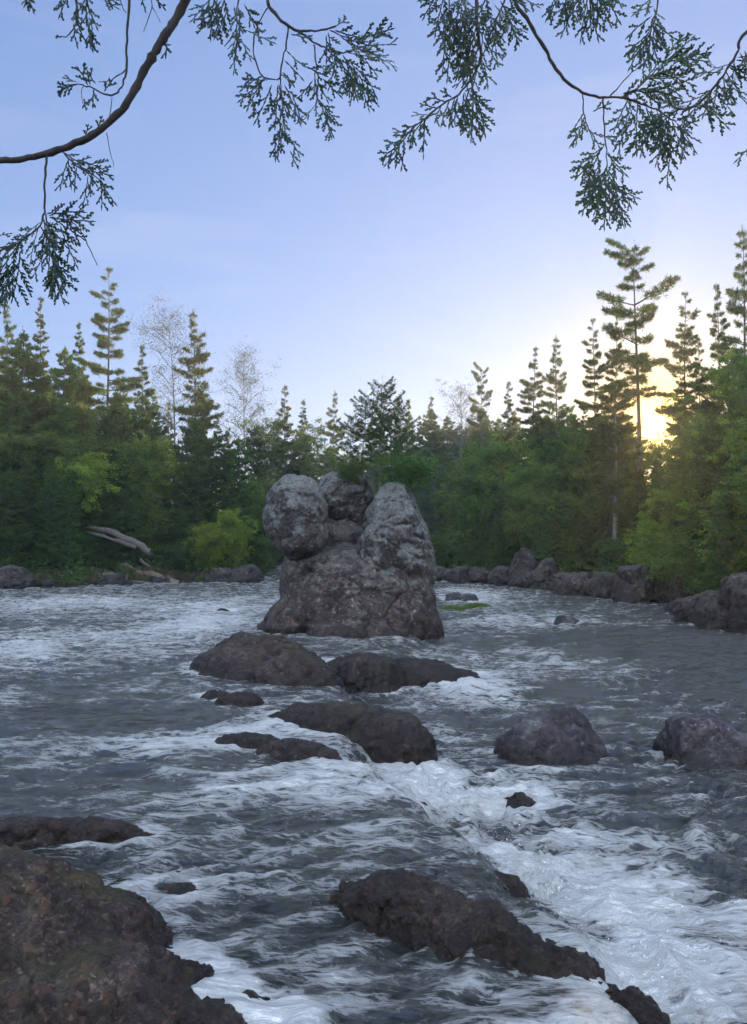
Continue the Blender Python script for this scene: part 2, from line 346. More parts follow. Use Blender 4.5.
def spots(lst, x, y):
    r = np.zeros(len(x))
    for px, py, z, rx, ry, s in lst:
        c = ground(px, py, z); ex = rx / F * c[1]; e0 = ground(px, py - ry, z)[1]; e1 = ground(px, py + ry, z)[1]; ey = abs(e0 - e1) / 2
        r = np.maximum(r, s * np.exp(-(((x - c[0]) / ex) ** 2 + ((y - c[1]) / ey) ** 2)))
    return r
def build_water():
    nc, nr = 680, 820
    t = np.linspace(-1, 1, nc); u = t * (.55 + .45 * t * t)
    ys = 1.0 * (130 / 1.0) ** (np.linspace(0, 1, nr)); ys = ys - .6 + np.linspace(0, 1, nr) * 0
    Yg = np.repeat(ys, nc); Xg = (np.tile(u, nr)) * (Yg + 3.2) * 1.15
    P = np.stack([Xg, Yg, 0 * Xg], 1)
    wob = fbm(P * 1.1 + 60, 3) * .28
    z, s = level(Xg + wob, Yg + wob * .5)
    warp = np.stack([fbm(P * .35 + 5, 2), fbm(P * .35 + 31, 2), 0 * Xg], 1)
    ca, sa = math.cos(R(-12)), math.sin(R(-12))
    Q = np.stack([P[:, 0] * ca - P[:, 1] * sa, P[:, 0] * sa + P[:, 1] * ca, P[:, 2]], 1) + warp * .9
    calm = np.clip(spots(CALM, Xg, Yg), 0, 1)
    rough = 1 - .35 * calm
    w1 = perlin(Q * np.array([.38, .75, 1])); w2 = 1 - 2.2 * np.abs(perlin(Q * np.array([.75, 1.6, 1]) + 9)); w3 = 1 - 2.2 * np.abs(perlin(Q * np.array([1.7, 3.6, 1]) + 21))
    w4 = perlin(Q * np.array([3.6, 7.5, 1]) + 3); w5 = perlin(Q * np.array([8, 15, 1]) + 13)
    far = sstep(30, 8, Yg)
    foamspot = np.clip(spots(FOAM, Xg, Yg), 0, 1)
    turb = 1 + .8 * foamspot
    h = .075 * w1 + .056 * w2 + .042 * w3 * turb + .044 * w4 * turb * (.6 + .4 * far) + .024 * w5 * far * turb
    h = h * rough * (1 - .35 * far * (s > 0))
    # boil below the drop, thrown-up water at lower right
    c = ground(655, 985, 0.05); bo = np.exp(-(((Xg - c[0]) / .22) ** 2 + ((Yg - c[1]) / .16) ** 2)); h = h + bo * (.10 + .05 * w4 + .05 * w5)
    # thin skin of water pouring over the lip
    chute = np.exp(-((s + .10) / .30) ** 2) * sstep(8.5, 6.5, Yg)
    h = h + chute * (.045 * perlin(np.stack([Yg * 2.2 + Xg * .7, Xg * .9, Xg * 0], 1)))
    # churning foot of the drop
    foot = np.exp(-((s + .55 + .1 * w4) / .24) ** 2) * sstep(9.5, 8, Yg)
    h = h + foot * (.05 + .04 * w4 + .03 * w5)
    foam = foamspot + .5 * np.exp(-((s + .05) / .35) ** 2) * sstep(4.6, 3.9, Yg) + .55 * foot * sstep(-.6, .5, perlin(P * 1.3 + 4)) + .9 * bo
    for (rx_, ry_, a_, b_, rot) in WN_ROCKS:
        dx = Xg - rx_; dy = Yg - ry_; cr, sr = math.cos(-rot), math.sin(-rot)
        q = np.sqrt(((dx * cr - dy * sr) / a_) ** 2 + ((dx * sr + dy * cr) / b_) ** 2)
        e = (q - 1) * min(a_, b_)
        foam = foam + .22 * np.exp(-(np.maximum(e, 0) / .08) ** 2) * (q > .6)
        h = h + .02 * np.exp(-((e - .05) / .10) ** 2)
    foam = foam + .16 * sstep(.55, 1, w2) + .12 * sstep(.5, 1, w3) + .22 * w1 * .5 - .35 * calm
    foam = foam + (.045 + .0 * sstep(12, 34, Yg)) * (1 - calm) + .075 * (s > 0)
    aer = np.clip(foamspot * .8 + foot * .4, 0, 1) * sstep(-.5, .4, fbm(P * .9 + 2, 3))
    me = mesh_np('river_water', np.stack([Xg, Yg, z + h], 1), grid_faces(nr, nc), 4, attrs={'foam': np.clip(foam, -.4, 1.3), 'calm': calm, 'aerated': aer})
    tag(obj('river_water', me, water_mat()), 'fast dark river water with ripples, reflections and white foam', 'water', kind='structure')

# ------------------------------------------------------------------ rocks
import bmesh
_dep = None
def blob_mesh(blobs, voxel):
    """union of ellipsoids / rounded hulls, voxel remeshed -> (verts, tri/quads)"""
    bm = bmesh.new(); rr = random.Random(len(blobs))
    for (c, r, rot, kind) in blobs:
        t = bmesh.new()
        if kind == 'hull':
            r2 = random.Random(int(abs(c[0] * 131 + c[1] * 71 + c[2] * 17) * 10) + 5)
            for _ in range(26):
                v = Vector((r2.gauss(0, 1), r2.gauss(0, 1), r2.gauss(0, 1))).normalized()
                t.verts.new(v * r2.uniform(.92, 1.12))
            bmesh.ops.convex_hull(t, input=t.verts[:])
        else:
            bmesh.ops.create_icosphere(t, subdivisions=4 if kind == 'box' else 3, radius=1)
            if kind == 'box':
                for v in t.verts:
                    q = (abs(v.co.x) ** 4.5 + abs(v.co.y) ** 4.5 + abs(v.co.z) ** 4.5) ** (1 / 4.5); v.co /= q
                    k = 1 - .22 * max(v.co.z, -.3); v.co.x *= k; v.co.y *= k
        mtx = Matrix.Translation(Vector([float(q) for q in c])) @ Matrix.Rotation(rot[2], 4, 'Z') @ Matrix.Rotation(rot[1], 4, 'Y') @ Matrix.Rotation(rot[0], 4, 'X') @ Matrix.Diagonal((float(r[0]), float(r[1]), float(r[2]), 1))
        t.transform(mtx); me = bpy.data.meshes.new('tmp'); t.to_mesh(me); t.free(); bm.from_mesh(me); bpy.data.meshes.remove(me)
    me = bpy.data.meshes.new('tmp'); bm.to_mesh(me); bm.free()
    o = bpy.data.objects.new('tmp', me); C.objects.link(o)
    md = o.modifiers.new('r', 'REMESH'); md.mode = 'VOXEL'; md.voxel_size = voxel; md.use_smooth_shade = True
    sm = o.modifiers.new('s', 'SMOOTH'); sm.factor = .5; sm.iterations = 3
    dg = bpy.context.evaluated_depsgraph_get(); ev = o.evaluated_get(dg); m2 = bpy.data.meshes.new_from_object(ev)
    bpy.data.objects.remove(o); bpy.data.meshes.remove(me)
    return m2
def roughen(me, amp, sc, seed, crack=.4, pebble=0, pamp=0, facets=0):
    n = len(me.vertices); v = np.empty(n * 3, np.float32); me.vertices.foreach_get('co', v); v = v.reshape(-1, 3).astype(float)
    nr = np.empty(n * 3, np.float32); me.vertices.foreach_get('normal', nr); nr = nr.reshape(-1, 3).astype(float)
    s = seed * 7.7
    rg = np.random.default_rng(seed); cen = v.mean(0)
    for _ in range(facets):
        nn = rg.normal(size=3); nn[2] = abs(nn[2]) * .9; nn /= np.linalg.norm(nn); q = (v - cen) @ nn; dd_ = q.max() * (1 - rg.uniform(.03, .15))
        v -= nn * (np.maximum(q - dd_, 0) * .88)[:, None]
    d = fbm(v * sc + s, 6, g=.55) * amp
    rid = np.abs(fbm(v * sc * .8 + s + 40, 3)); d -= crack * 1.5 * amp * np.exp(-(rid / .035) ** 2)
    rid = np.abs(fbm(v * sc * 2.1 * [1, 1, 1.6] + s + 70, 2)); d -= crack * .6 * amp * np.exp(-(rid / .04) ** 2)
    st = v.copy(); st[:, 2] *= 3.2; st[:, 0] *= .6
    d += amp * .35 * perlin(st * sc * 1.6 + s)
    # chipped, stepped facets
    w, w2 = worley(v * sc * 1.5 + s); d += amp * .5 * (w - .45)
    d -= amp * .30 * np.exp(-((w2 - w) / .05) ** 2)
    if pebble:
        w, _ = worley(v * pebble + fbm(v * pebble * .6, 2)[:, None] * .4); d += pamp * (.5 - w) * (1 + .8 * perlin(v * 3))
        w, _ = worley(v * pebble * 2.3 + 9); d += pamp * .45 * (.5 - w)
    v += nr * d[:, None]
    me.vertices.foreach_set('co', v.astype(np.float32).ravel())
    me.polygons.foreach_set('use_smooth', np.ones(len(me.polygons), dtype=bool)); me.update()
def recenter(me, c):
    n = len(me.vertices); v = np.empty(n * 3, np.float32); me.vertices.foreach_get('co', v); v = v.reshape(-1, 3) - np.array(c, np.float32); me.vertices.foreach_set('co', v.ravel()); me.update()
def E(px, py, Y, rx, rz, ry, rot=(0, 0, 0), kind='ell'):
    """ellipsoid: centre at pixel, radii rx/rz in px, ry in metres"""
    return (at(px, py, Y), (rx / F * Y, ry, rz / F * Y), rot, kind)
def W(x0, x1, ytop, ybase, depth, z0=0.0, rot=(0, 0, 0), kind='hull', sink=.3, foot=True):
    """rock standing in water: pixel extents, depth in metres"""
    yb = ground((x0 + x1) / 2, ybase, z0)[1]; Yc = yb + depth * .5
    a = at(x0, ybase, Yc); b = at(x1, ybase, Yc); zt = at(0, ytop, Yc + depth * .15)[2]
    h = max(zt - z0, .07); zt = z0 + h
    zc = z0 - h * sink; cx = (a[0] + b[0]) / 2; rx = (b[0] - a[0]) / 2 * 1.12
    if foot: WN_ROCKS.append((cx, Yc, rx * .95, depth * .5 * .95, rot[2]))
    return ((cx, Yc, zc), (rx, depth * .56, (zt - zc)), rot, kind)
def rock(name, label, blobs, mat, voxel=.05, amp=.06, sc=1.5, seed=1, cat='rock', group=None, parent=None, crack=.4, pebble=0, pamp=0, base=None, facets=12):
    me = blob_mesh(blobs, voxel); roughen(me, amp, sc, seed, crack, pebble, pamp, facets); me.name = name
    c = np.array(blobs[0][0], float).copy()
    if base is None: base = np.array([c[0], c[1], 0.0])
    if parent is not None:
        recenter(me, parent.location); return tag(obj(name, me, mat, parent), label)
    recenter(me, base)
    return tag(obj(name, me, mat, None, base), label, cat, group)

# --- the great rock stack
YS = 18.8
root = empty('rock_stack', (at(352, 640, YS)[0], YS, 0), 'massive stack of fused lichen-covered boulders, with pines on top, standing mid river', 'rock formation')
rock('base', 'wide brownish foot of the stack', [E(350, 652, YS, 84, 42, 1.7, (0, R(3), 0)), E(362, 648, YS - 1.1, 62, 28, .8, (0, R(4), 0), 'box'), E(360, 600, YS - .35, 58, 44, 1.1, (0, R(14), 0), 'box'), E(345, 610, YS, 50, 66, 1.25), E(296, 624, YS - .1, 34, 30, 1.2, (0, R(-20), 0)), E(306, 590, YS + .1, 26, 46, 1.0),
     E(418, 628, YS + .1, 22, 52, 1.1, (0, R(-14), 0)), E(398, 620, YS - .3, 36, 44, 1.1), E(345, 588, YS - .25, 40, 42, 1.1), E(312, 565, YS + .1, 30, 20, .9), E(276, 630, YS, 22, 16, .8), E(362, 560, YS + .8, 44, 34, .5), E(342, 545, YS + .55, 32, 34, .4), E(346, 530, YS + .75, 44, 34, .45)],
     M['stackbase'], .04, .085, 1.0, 3, parent=root, crack=.55, facets=10, pebble=8, pamp=.014)
rock('boulder', 'egg-shaped boulder perched at upper left', [E(296, 513, YS - .45, 32, 41, .85, (0, R(-8), 0)), E(301, 533, YS - .45, 28, 29, .8), E(287, 518, YS - .4, 24, 36, .8)], M['stack'], .035, .055, 1.1, 5, parent=root, crack=.45, facets=9, pebble=8, pamp=.012)
rock('boulder', 'round boulder at the top middle', [E(343, 497, YS + .7, 31, 29, .6), E(354, 508, YS + .8, 22, 34, .5)], M['stack'], .035, .06, 1.1, 8, parent=root, crack=.45, facets=9, pebble=8, pamp=.012)
rock('boulder', 'tall tapering boulder forming the right shoulder', [E(394, 528, YS, 31, 46, .95, (0, R(4), 0)), E(403, 566, YS, 33, 44, 1.0, (0, R(-8), 0)), E(378, 556, YS - .45, 22, 50, .75, (0, R(22), 0)), E(412, 548, YS, 22, 44, .8, (0, R(-10), 0)), E(392, 592, YS - .2, 32, 38, .95), E(414, 600, YS - .15, 22, 46, .95, (0, R(-10), 0)), E(372, 590, YS - .45, 30, 30, .7, (0, R(20), 0))],
     M['stack'], .035, .065, 1.0, 11, parent=root, crack=.6, facets=9, pebble=8, pamp=.012)
WN_ROCKS.append((at(350, 640, YS)[0], YS, 2.15, 1.6, 0))

# --- ledge rocks in front of it
rock('ledge_rock', 'broad brown sloping ledge rock at the left foot of the stack', [W(186, 330, 634, 692, 2.2, .15, (0, R(6), R(-6)), 'ell', .5), W(240, 350, 652, 702, 1.2, .12, (0, R(8), R(-16)), 'ell', .5, False), W(205, 300, 632, 668, 2.0, .15, (0, 0, 0), 'hull', .5, False), W(250, 345, 645, 696, 1.6, .1, (0, R(10), R(-20)), 'hull', .5, False)], M['ledge'], .04, .10, 1.1, 21, facets=2, pebble=9, pamp=.03)
rock('ledge_rock', 'dark wedge of rock between the stack and the small front slab', [W(318, 405, 656, 688, 1.3, .12, (0, R(4), R(-12)), 'box', .5), W(325, 375, 652, 694, 1.0, .1, (0, R(12), R(-34)), 'ell', .5, False)], M['ledge'], .04, .09, 1.2, 22, facets=2, pebble=9, pamp=.025)
rock('ledge_rock', 'low rock slab tapering to a point right of the stack foot', [W(372, 466, 654, 688, 1.5, .06, (0, R(3), R(-8)), 'ell', .5), W(430, 484, 665, 686, .8, .02, (0, R(3), R(-10)), 'ell', .5, False), W(370, 425, 655, 682, 1.0, .05, (0, 0, 0), 'hull', .5, False)], M['ledge'], .035, .08, 1.3, 23, facets=2, pebble=9, pamp=.025)
rock('ledge_rock', 'small low slab in front of the stack foot, awash at its edge', [W(345, 398, 676, 698, .8, .03, (0, 0, R(-6)), 'hull', .5)], M['ledge'], .03, .06, 1.6, 24, facets=2, pebble=9, pamp=.02)
rock('river_rock', 'low dark rock streaked with water, left of the humped dark rock', [W(200, 240, 689, 705, .4, UP, (0, R(2), R(-16)), 'ell', .5), W(216, 262, 692, 711, .45, UP, (0, R(4), R(-22)), 'box', .5, False)], M['ledge'], .025, .05, 1.8, 25, facets=2, pebble=9, pamp=.02)
rock('river_rock', 'humped dark brown rock with a wet lower edge below the stack', [W(256, 345, 703, 732, .6, .28, (0, R(0), R(-14)), 'ell', .5), W(290, 410, 700, 752, .9, .2, (0, R(6), R(-22)), 'ell', .4), W(350, 436, 708, 772, .9, .08, (0, R(10), R(-32)), 'ell', .4), W(392, 446, 738, 783, .6, .0, (0, R(16), R(-38)), 'hull', .4)], M['ledge'], .032, .075, 1.5, 26, facets=2, pebble=11, pamp=.028)
rock('river_rock', 'thin low dark rock awash beneath the humped brown rock', [W(210, 285, 735, 751, .28, UP, (0, R(1), R(-4)), 'box', .5), W(255, 345, 737, 762, .40, UP, (0, R(3), R(-16)), 'ell', .5, False)], M['ledge'], .022, .04, 2.0, 27, facets=2, pebble=11, pamp=.02)
rock('river_rock', 'black lump of rock with water sheeting over it at the lip', [W(384, 424, 786, 818, .45, .10, (0, R(10), R(-30)), 'hull', .6)], M['ledge'], .02, .05, 2.2, 28, pebble=12, pamp=.02)
rock('river_rock', 'glistening submerged rock under the pouring chute', [W(470, 530, 868, 905, .30, .08, (0, R(8), R(-30)), 'ell', .8, False)], M['ledge'], .02, .03, 2.4, 29)
# --- mid boulders
rock('boulder', 'angular grey boulder with a dark hollow, nearer the middle of the river', [W(498, 604, 720, 770, .95, 0, (0, R(3), R(6)), 'box', .35), W(510, 585, 709, 766, .8, 0, (0, R(4), 0), 'ell', .2, False), W(540, 592, 707, 764, .7, 0, (0, R(6), R(10)), 'box', .35, False)], M['grey'], .025, .055, 2.0, 31, facets=7, pebble=8, pamp=.012, group='pair of grey boulders in the right channel')
rock('boulder', 'pointed grey boulder cut by the right edge of view', [W(664, 755, 728, 776, .95, 0, (0, R(2), R(-6)), 'box', .35), W(668, 736, 712, 772, .7, 0, (0, R(-3), 0), 'box', .3, False), W(684, 728, 702, 768, .55, 0, (0, 0, 0), 'hull', .2, False), W(715, 775, 736, 778, .8, 0, (0, 0, 0), 'box', .35, False)], M['grey'], .025, .055, 2.0, 32, facets=5, pebble=8, pamp=.012, group='pair of grey boulders in the right channel')
rock('river_rock', 'small jagged brown rock poking out in front of the angular grey boulder', [W(493, 546, 794, 815, .32, 0, (0, 0, R(-5)), 'hull', .6), W(505, 535, 791, 812, .25, 0, (0, 0, 0), 'hull', .5, False)], M['ledge'], .014, .04, 3.0, 33, pebble=14, pamp=.02)
rock('river_rock', 'tiny rock just breaking the surface under the angular grey boulder', [W(522, 562, 774, 783, .22, 0, (0, 0, 0), 'hull', .7)], M['ledge'], .014, .025, 3.0, 34)
# --- foreground rocks
rock('river_rock', 'long whaleback of pebbly brown rock slanting down to the spray', [((-.08, 4.72, .24), (.27, .19, .19), (0, R(-3), R(-26)), 'ell'), ((.20, 4.50, .27), (.42, .27, .24), (0, R(2), R(-33)), 'box'), ((.54, 4.26, .23), (.44, .28, .25), (0, R(5), R(-28)), 'ell'), ((.84, 4.05, .16), (.40, .24, .24), (0, R(7), R(-28)), 'ell'), ((1.10, 3.86, .10), (.34, .17, .21), (0, R(9), R(-30)), 'ell'), ((.42, 4.14, .22), (.30, .26, .20), (0, 0, R(-30)), 'hull')],
     M['near'], .012, .050, 2.4, 41, facets=2, pebble=15, pamp=.030)
rock('river_rock', 'flat dark reddish rock slab by the left edge above the big bank rock', [W(-60, 95, 817, 860, .38, UP, (0, 0, R(3)), 'box', .5), W(50, 164, 818, 852, .32, UP, (0, R(4), R(-2)), 'ell', .4), W(60, 140, 816, 850, .3, UP, (0, 0, 0), 'hull', .5, False)], M['near'], .016, .040, 2.4, 42, facets=2, pebble=14, pamp=.022)
def G(px, py, z, r, rot=(0, 0, 0), kind='ell'):
    p = ground(px, py, z); return ((p[0], p[1], z - r[2] * .35), r, rot, kind)
BIG = [((-2.05, 3.75, -.05), (1.35, 1.25, .92), (0, R(6), R(-20)), 'ell'), ((-1.35, 3.15, .0), (.95, .85, .64), (0, R(12), R(-30)), 'hull'), ((-.85, 2.95, -.05), (.62, .62, .50), (0, R(14), R(-35)), 'ell'), ((-2.6, 2.6, .1), (1.6, 1.3, .95), (0, 0, 0), 'ell'),
       ((-1.3, 3.9, .05), (.75, .5, .48), (0, R(10), R(-25)), 'ell'), ((-.95, 3.65, .05), (.35, .32, .36), (0, R(10), R(-30)), 'hull'), ((-.82, 3.25, .0), (.50, .60, .50), (0, R(14), R(-30)), 'ell'), ((-1.25, 3.45, .0), (.75, .70, .66), (0, R(10), R(-25)), 'ell'), ((-.60, 2.95, .0), (.38, .5, .42), (0, R(10), R(-20)), 'ell'), ((-.62, 3.3, .02), (.32, .38, .42), (0, R(12), R(-40)), 'ell'), ((-.56, 3.42, .06), (.26, .26, .36), (0, R(12), R(-40)), 'box'), ((-.50, 3.05, .0), (.26, .45, .38), (0, 0, R(-15)), 'ell'), ((-.86, 3.78, .10), (.26, .22, .36), (0, R(10), R(-40)), 'ell'), ((-1.0, 3.75, .05), (.42, .30, .36), (0, R(10), R(-30)), 'ell'), ((-1.9, 2.4, .0), (1.4, 1.2, .75), (0, 0, 0), 'ell'), ((-2.9, 4.2, .0), (1.2, .9, .85), (0, 0, 0), 'ell')]
rock('shore_rock', 'huge rough pebbly rock filling the lower left corner', BIG, M['near'], .020, .055, 1.9, 43, facets=4, pebble=11, pamp=.045)
for q in BIG[:4] + BIG[8:]: WN_ROCKS.append((q[0][0], q[0][1], q[1][0] * .9, q[1][1] * .9, q[2][2]))
rock('river_rock', 'small rock tip touching the back of the huge pebbly rock', [W(142, 206, 889, 907, .3, UP, (0, 0, R(-4)), 'hull', .7)], M['near'], .014, .025, 3.0, 44, pebble=15, pamp=.018)
rock('river_rock', 'tiny knob of rock off the right end of the huge pebbly rock', [W(264, 284, 977, 987, .10, UP, (0, 0, 0), 'hull', .7, False)], M['near'], .008, .012, 5.0, 45)
rock('river_rock', 'top of a submerged rock at the bottom edge, middle', [W(450, 512, 1016, 1032, .2, UP - .05, (0, 0, 0), 'hull', .7)], M['near'], .012, .02, 3.0, 46, pebble=15, pamp=.014)
rock('river_rock', 'dark rock behind splashing foam at the bottom right edge', [W(652, 716, 1012, 1040, .2, .0, (0, 0, R(-10)), 'hull', .7)], M['near'], .012, .03, 3.0, 47, pebble=15, pamp=.014)
# --- rocks beyond the stack on the right
rock('river_rock', 'dark two-humped boulder standing in the far channel by the grassy islet', [W(441, 466, 589, 605, 1.0, .18, (0, 0, 0), 'hull', .4), W(455, 483, 591, 607, 1.0, .17, (0, 0, 0), 'hull', .4)], M['grey'], .05, .08, 1.2, 51)
rock('river_rock', 'isolated squat boulder in the far right channel', [W(553, 580, 613, 629, .7, .08, (0, 0, 0), 'hull', .35)], M['grey'], .04, .06, 1.6, 52)
rock('river_rock', 'small flat stone just below the grassy islet', [W(471, 492, 617, 625, .5, .12, (0, 0, 0), 'hull', .5)], M['ledge'], .035, .04, 1.6, 53)
rock('river_rock', 'thin flat stone right of the grassy islet', [W(505, 529, 616, 622, .4, .12, (0, 0, 0), 'hull', .5)], M['ledge'], .035, .03, 1.6, 54)
rock('river_rock', 'small stone awash near the left of the ledge rock, far left channel', [W(212, 232, 607, 613, .4, UP, (0, 0, 0), 'hull', .5)], M['ledge'], .04, .04, 1.6, 55)
# grassy islet
gi = empty('grassy_islet', ground(470, 612, .14), 'low green grass-covered islet below the dark two-humped boulder', 'islet')
b1 = [W(438, 466, 608, 616, .8, .13, (0, 0, 0), 'ell', .7, False), W(458, 496, 605, 614, 1.0, .13, (0, 0, 0), 'ell', .7)]
rock('rock', None, b1, M['bankrock'], .05, .04, 1.5, 56, parent=gi)
lv = Leaves(); r_ = np.random.default_rng(5)
for (c, r, _, _k) in b1:
    n = 2600; a = r_.uniform(0, 6.28, n); q = np.sqrt(r_.uniform(0, 1, n)) * .98
    x = c[0] + r[0] * q * np.cos(a); y = c[1] + r[1] * q * np.sin(a); z = c[2] + r[2] * np.sqrt(np.maximum(1 - q * q, .02)) - .03
    d = r_.normal(size=(n, 3)) * .5 + [0, 0, 1.0]
    lv.add(np.stack([x, y, z], 1) - np.array(gi.location), d, r_.uniform(.07, .17, n), .03, np.clip(.5 + .5 * perlin(np.stack([x, y, z], 1) * 4), 0, 1))
obj('grass', lv.mesh('grass', r_), M['grass'], gi)

# --- bank boulders
BB = [  # x0,x1,ytop,ybase,depth,label
    (510, 542, 549, 588, 2.2, 'tallest rounded boulder on the far right bank'), (532, 562, 556, 590, 1.8, 'undercut slab boulder leaning on the tallest bank boulder'),
    (430, 450, 570, 583, 1.4, 'dark bank boulder just right of the rock stack'), (446, 474, 566, 584, 1.6, 'broad low bank boulder second right of the rock stack'), (470, 492, 568, 585, 1.4, 'smooth round bank boulder left of the upright pair'), (490, 514, 566, 587, 1.5, 'blocky boulder against the left side of the tallest bank boulder'),
    (556, 600, 572, 597, 1.8, 'long flat-topped boulder right of the undercut slab'), (592, 622, 570, 601, 1.6, 'dark boulder below the pale-trunked pine'), (616, 652, 562, 604, 1.8, 'steep dark boulder right of the pale-trunked pine'), (644, 676, 566, 606, 1.6, 'bluish-grey boulder on the right bank'),
    (668, 700, 574, 610, 1.4, 'pinkish fractured boulder where the right bank steps out'), (662, 674, 594, 606, .6, 'small pale triangular stone at the right waterline'), (694, 735, 590, 630, 1.6, 'large pale purple-grey boulder at the right waterline'), (722, 775, 574, 634, 1.9, 'tall dark boulder by the right edge above the water'), (680, 712, 560, 600, 1.2, 'boulder half hidden under the right bank shrubs'),
    (150, 178, 574, 585, 1.2, 'low stone at the end of the reddish log'), (228, 262, 562, 584, 1.6, 'grey boulder on the left bank beside the rock stack'), (205, 236, 568, 584, 1.4, 'mossy low boulder under the yellow-green shrub'), (96, 124, 574, 587, 1.1, 'pale stone among the left bank driftwood'), (-10, 34, 566, 591, 1.6, 'dark bank rock at the left edge of view')]
for i, (x0, x1, yt, yb, dp, lab) in enumerate(BB):
    z0 = UP if x1 < 672 else .18
    rock('bank_boulder', lab, [W(x0, x1, yt, yb, dp, z0, (0, R(random.uniform(-8, 8)), R(random.uniform(-25, 25))), 'box', .35), W(x0 + .15 * (x1 - x0), x1, yt + 3, yb, dp, z0, (0, R(random.uniform(-20, 20)), R(random.uniform(-25, 25))), 'hull', .35, False)], M['bankrock'], .07, .14, .8, 60 + i, group='boulders along the river banks', crack=.7)
for (px, py, w, h, lab) in [(765, 655, 60, 40, None), (790, 690, 70, 46, None)]:
    rock('bank_boulder', 'boulder on the right bank beyond the edge of view', [W(px, px + w, py - h, py, 1.4, .05, (0, 0, 0), 'hull', .35)], M['bankrock'], .07, .12, .8, 90 + px, group='boulders along the right bank out of view')

def droplets():
    r = np.random.default_rng(8); bm = bmesh.new()
    for (px, py, z, sp, n, up) in ((655, 982, .08, .16, 110, .14), (625, 1000, .05, .14, 50, .10), (560, 905, .06, .16, 50, .06), (500, 850, .08, .15, 30, .05), (430, 795, .08, .16, 25, .04), (690, 960, .05, .25, 30, .04)):
        c = ground(px, py, z)
        for _ in range(n):
            q = r.normal(size=3) * [sp, sp * .8, 0]; h = abs(r.normal()) * up; rad = .0022 + .004 * r.random() ** 3
            m_ = Matrix.Translation((c[0] + q[0], c[1] + q[1], z + .03 + h)) @ Matrix.Diagonal((rad * r.uniform(.8, 1.6), rad, rad * r.uniform(.8, 1.8), 1)); bmesh.ops.create_icosphere(bm, subdivisions=1, radius=1, matrix=m_)
    me = bpy.data.meshes.new('spray'); bm.to_mesh(me); bm.free(); m, nt, p, out = new_mat('water_drops'); p.inputs['Base Color'].default_value = (.85, .88, .88, 1); p.inputs['Roughness'].default_value = .6
    tag(obj('spray', me, m), 'fine drops of spray thrown up below the ledge', 'spray', kind='stuff')
droplets()
# smaller boulders wedged along both banks, copies of three shapes
def copy_rock(src, x, y, z, s, rz, label, group):
    o = src.copy(); C.objects.link(o); o.location = (x, y, z); o.scale = (s * random.uniform(.8, 1.4), s, s * random.uniform(.7, 1.1)); o.rotation_euler = (random.uniform(-.3, .3), random.uniform(-.3, .3), rz)
    o['label'] = label; o['category'] = 'rock'; o['group'] = group; return o
srcs = []
for k in range(3):
    me = blob_mesh([((0, 0, 0), (.75, .6, .5), (0, R(10), 0), 'box'), ((.2, .1, .05), (.6, .6, .55), (0, R(-15), 0), 'hull')], .05); roughen(me, .09, 1.2, 130 + k, .7, 0, 0, 12)
    srcs.append(bpy.data.objects.new('bank_boulder', me)); me.materials.append(M['bankrock'])
rb = random.Random(5)
for i in range(34):
    px = 436 + (760 - 436) * (i + rb.uniform(-.4, .4)) / 34; u = (px - CX) / F; ys = np.arange(15, 90, .1); sd = river_sd(u * ys, ys); y0 = ys[np.where(sd > 0)[0][0]] + rb.uniform(-.1, 1.5)
    copy_rock(srcs[i % 3], u * y0, y0, (UP if px < 690 else .15) + rb.uniform(-.1, .45), rb.uniform(.45, 1.05), rb.uniform(0, 6.28), 'small dark boulder wedged among the large ones of the right bank', 'small boulders of the right bank')
for i in range(14):
    px = -40 + 300 * (i + rb.uniform(-.4, .4)) / 14; u = (px - CX) / F; ys = np.arange(15, 90, .1); sd = river_sd(u * ys, ys); y0 = ys[np.where(sd > 0)[0][0]] + rb.uniform(-.2, .8)
    copy_rock(srcs[i % 3], u * y0, y0, UP + rb.uniform(-.15, .15), rb.uniform(.35, .7), rb.uniform(0, 6.28), 'small dark stone along the waterline of the left bank', 'small stones of the left bank')
build_water()

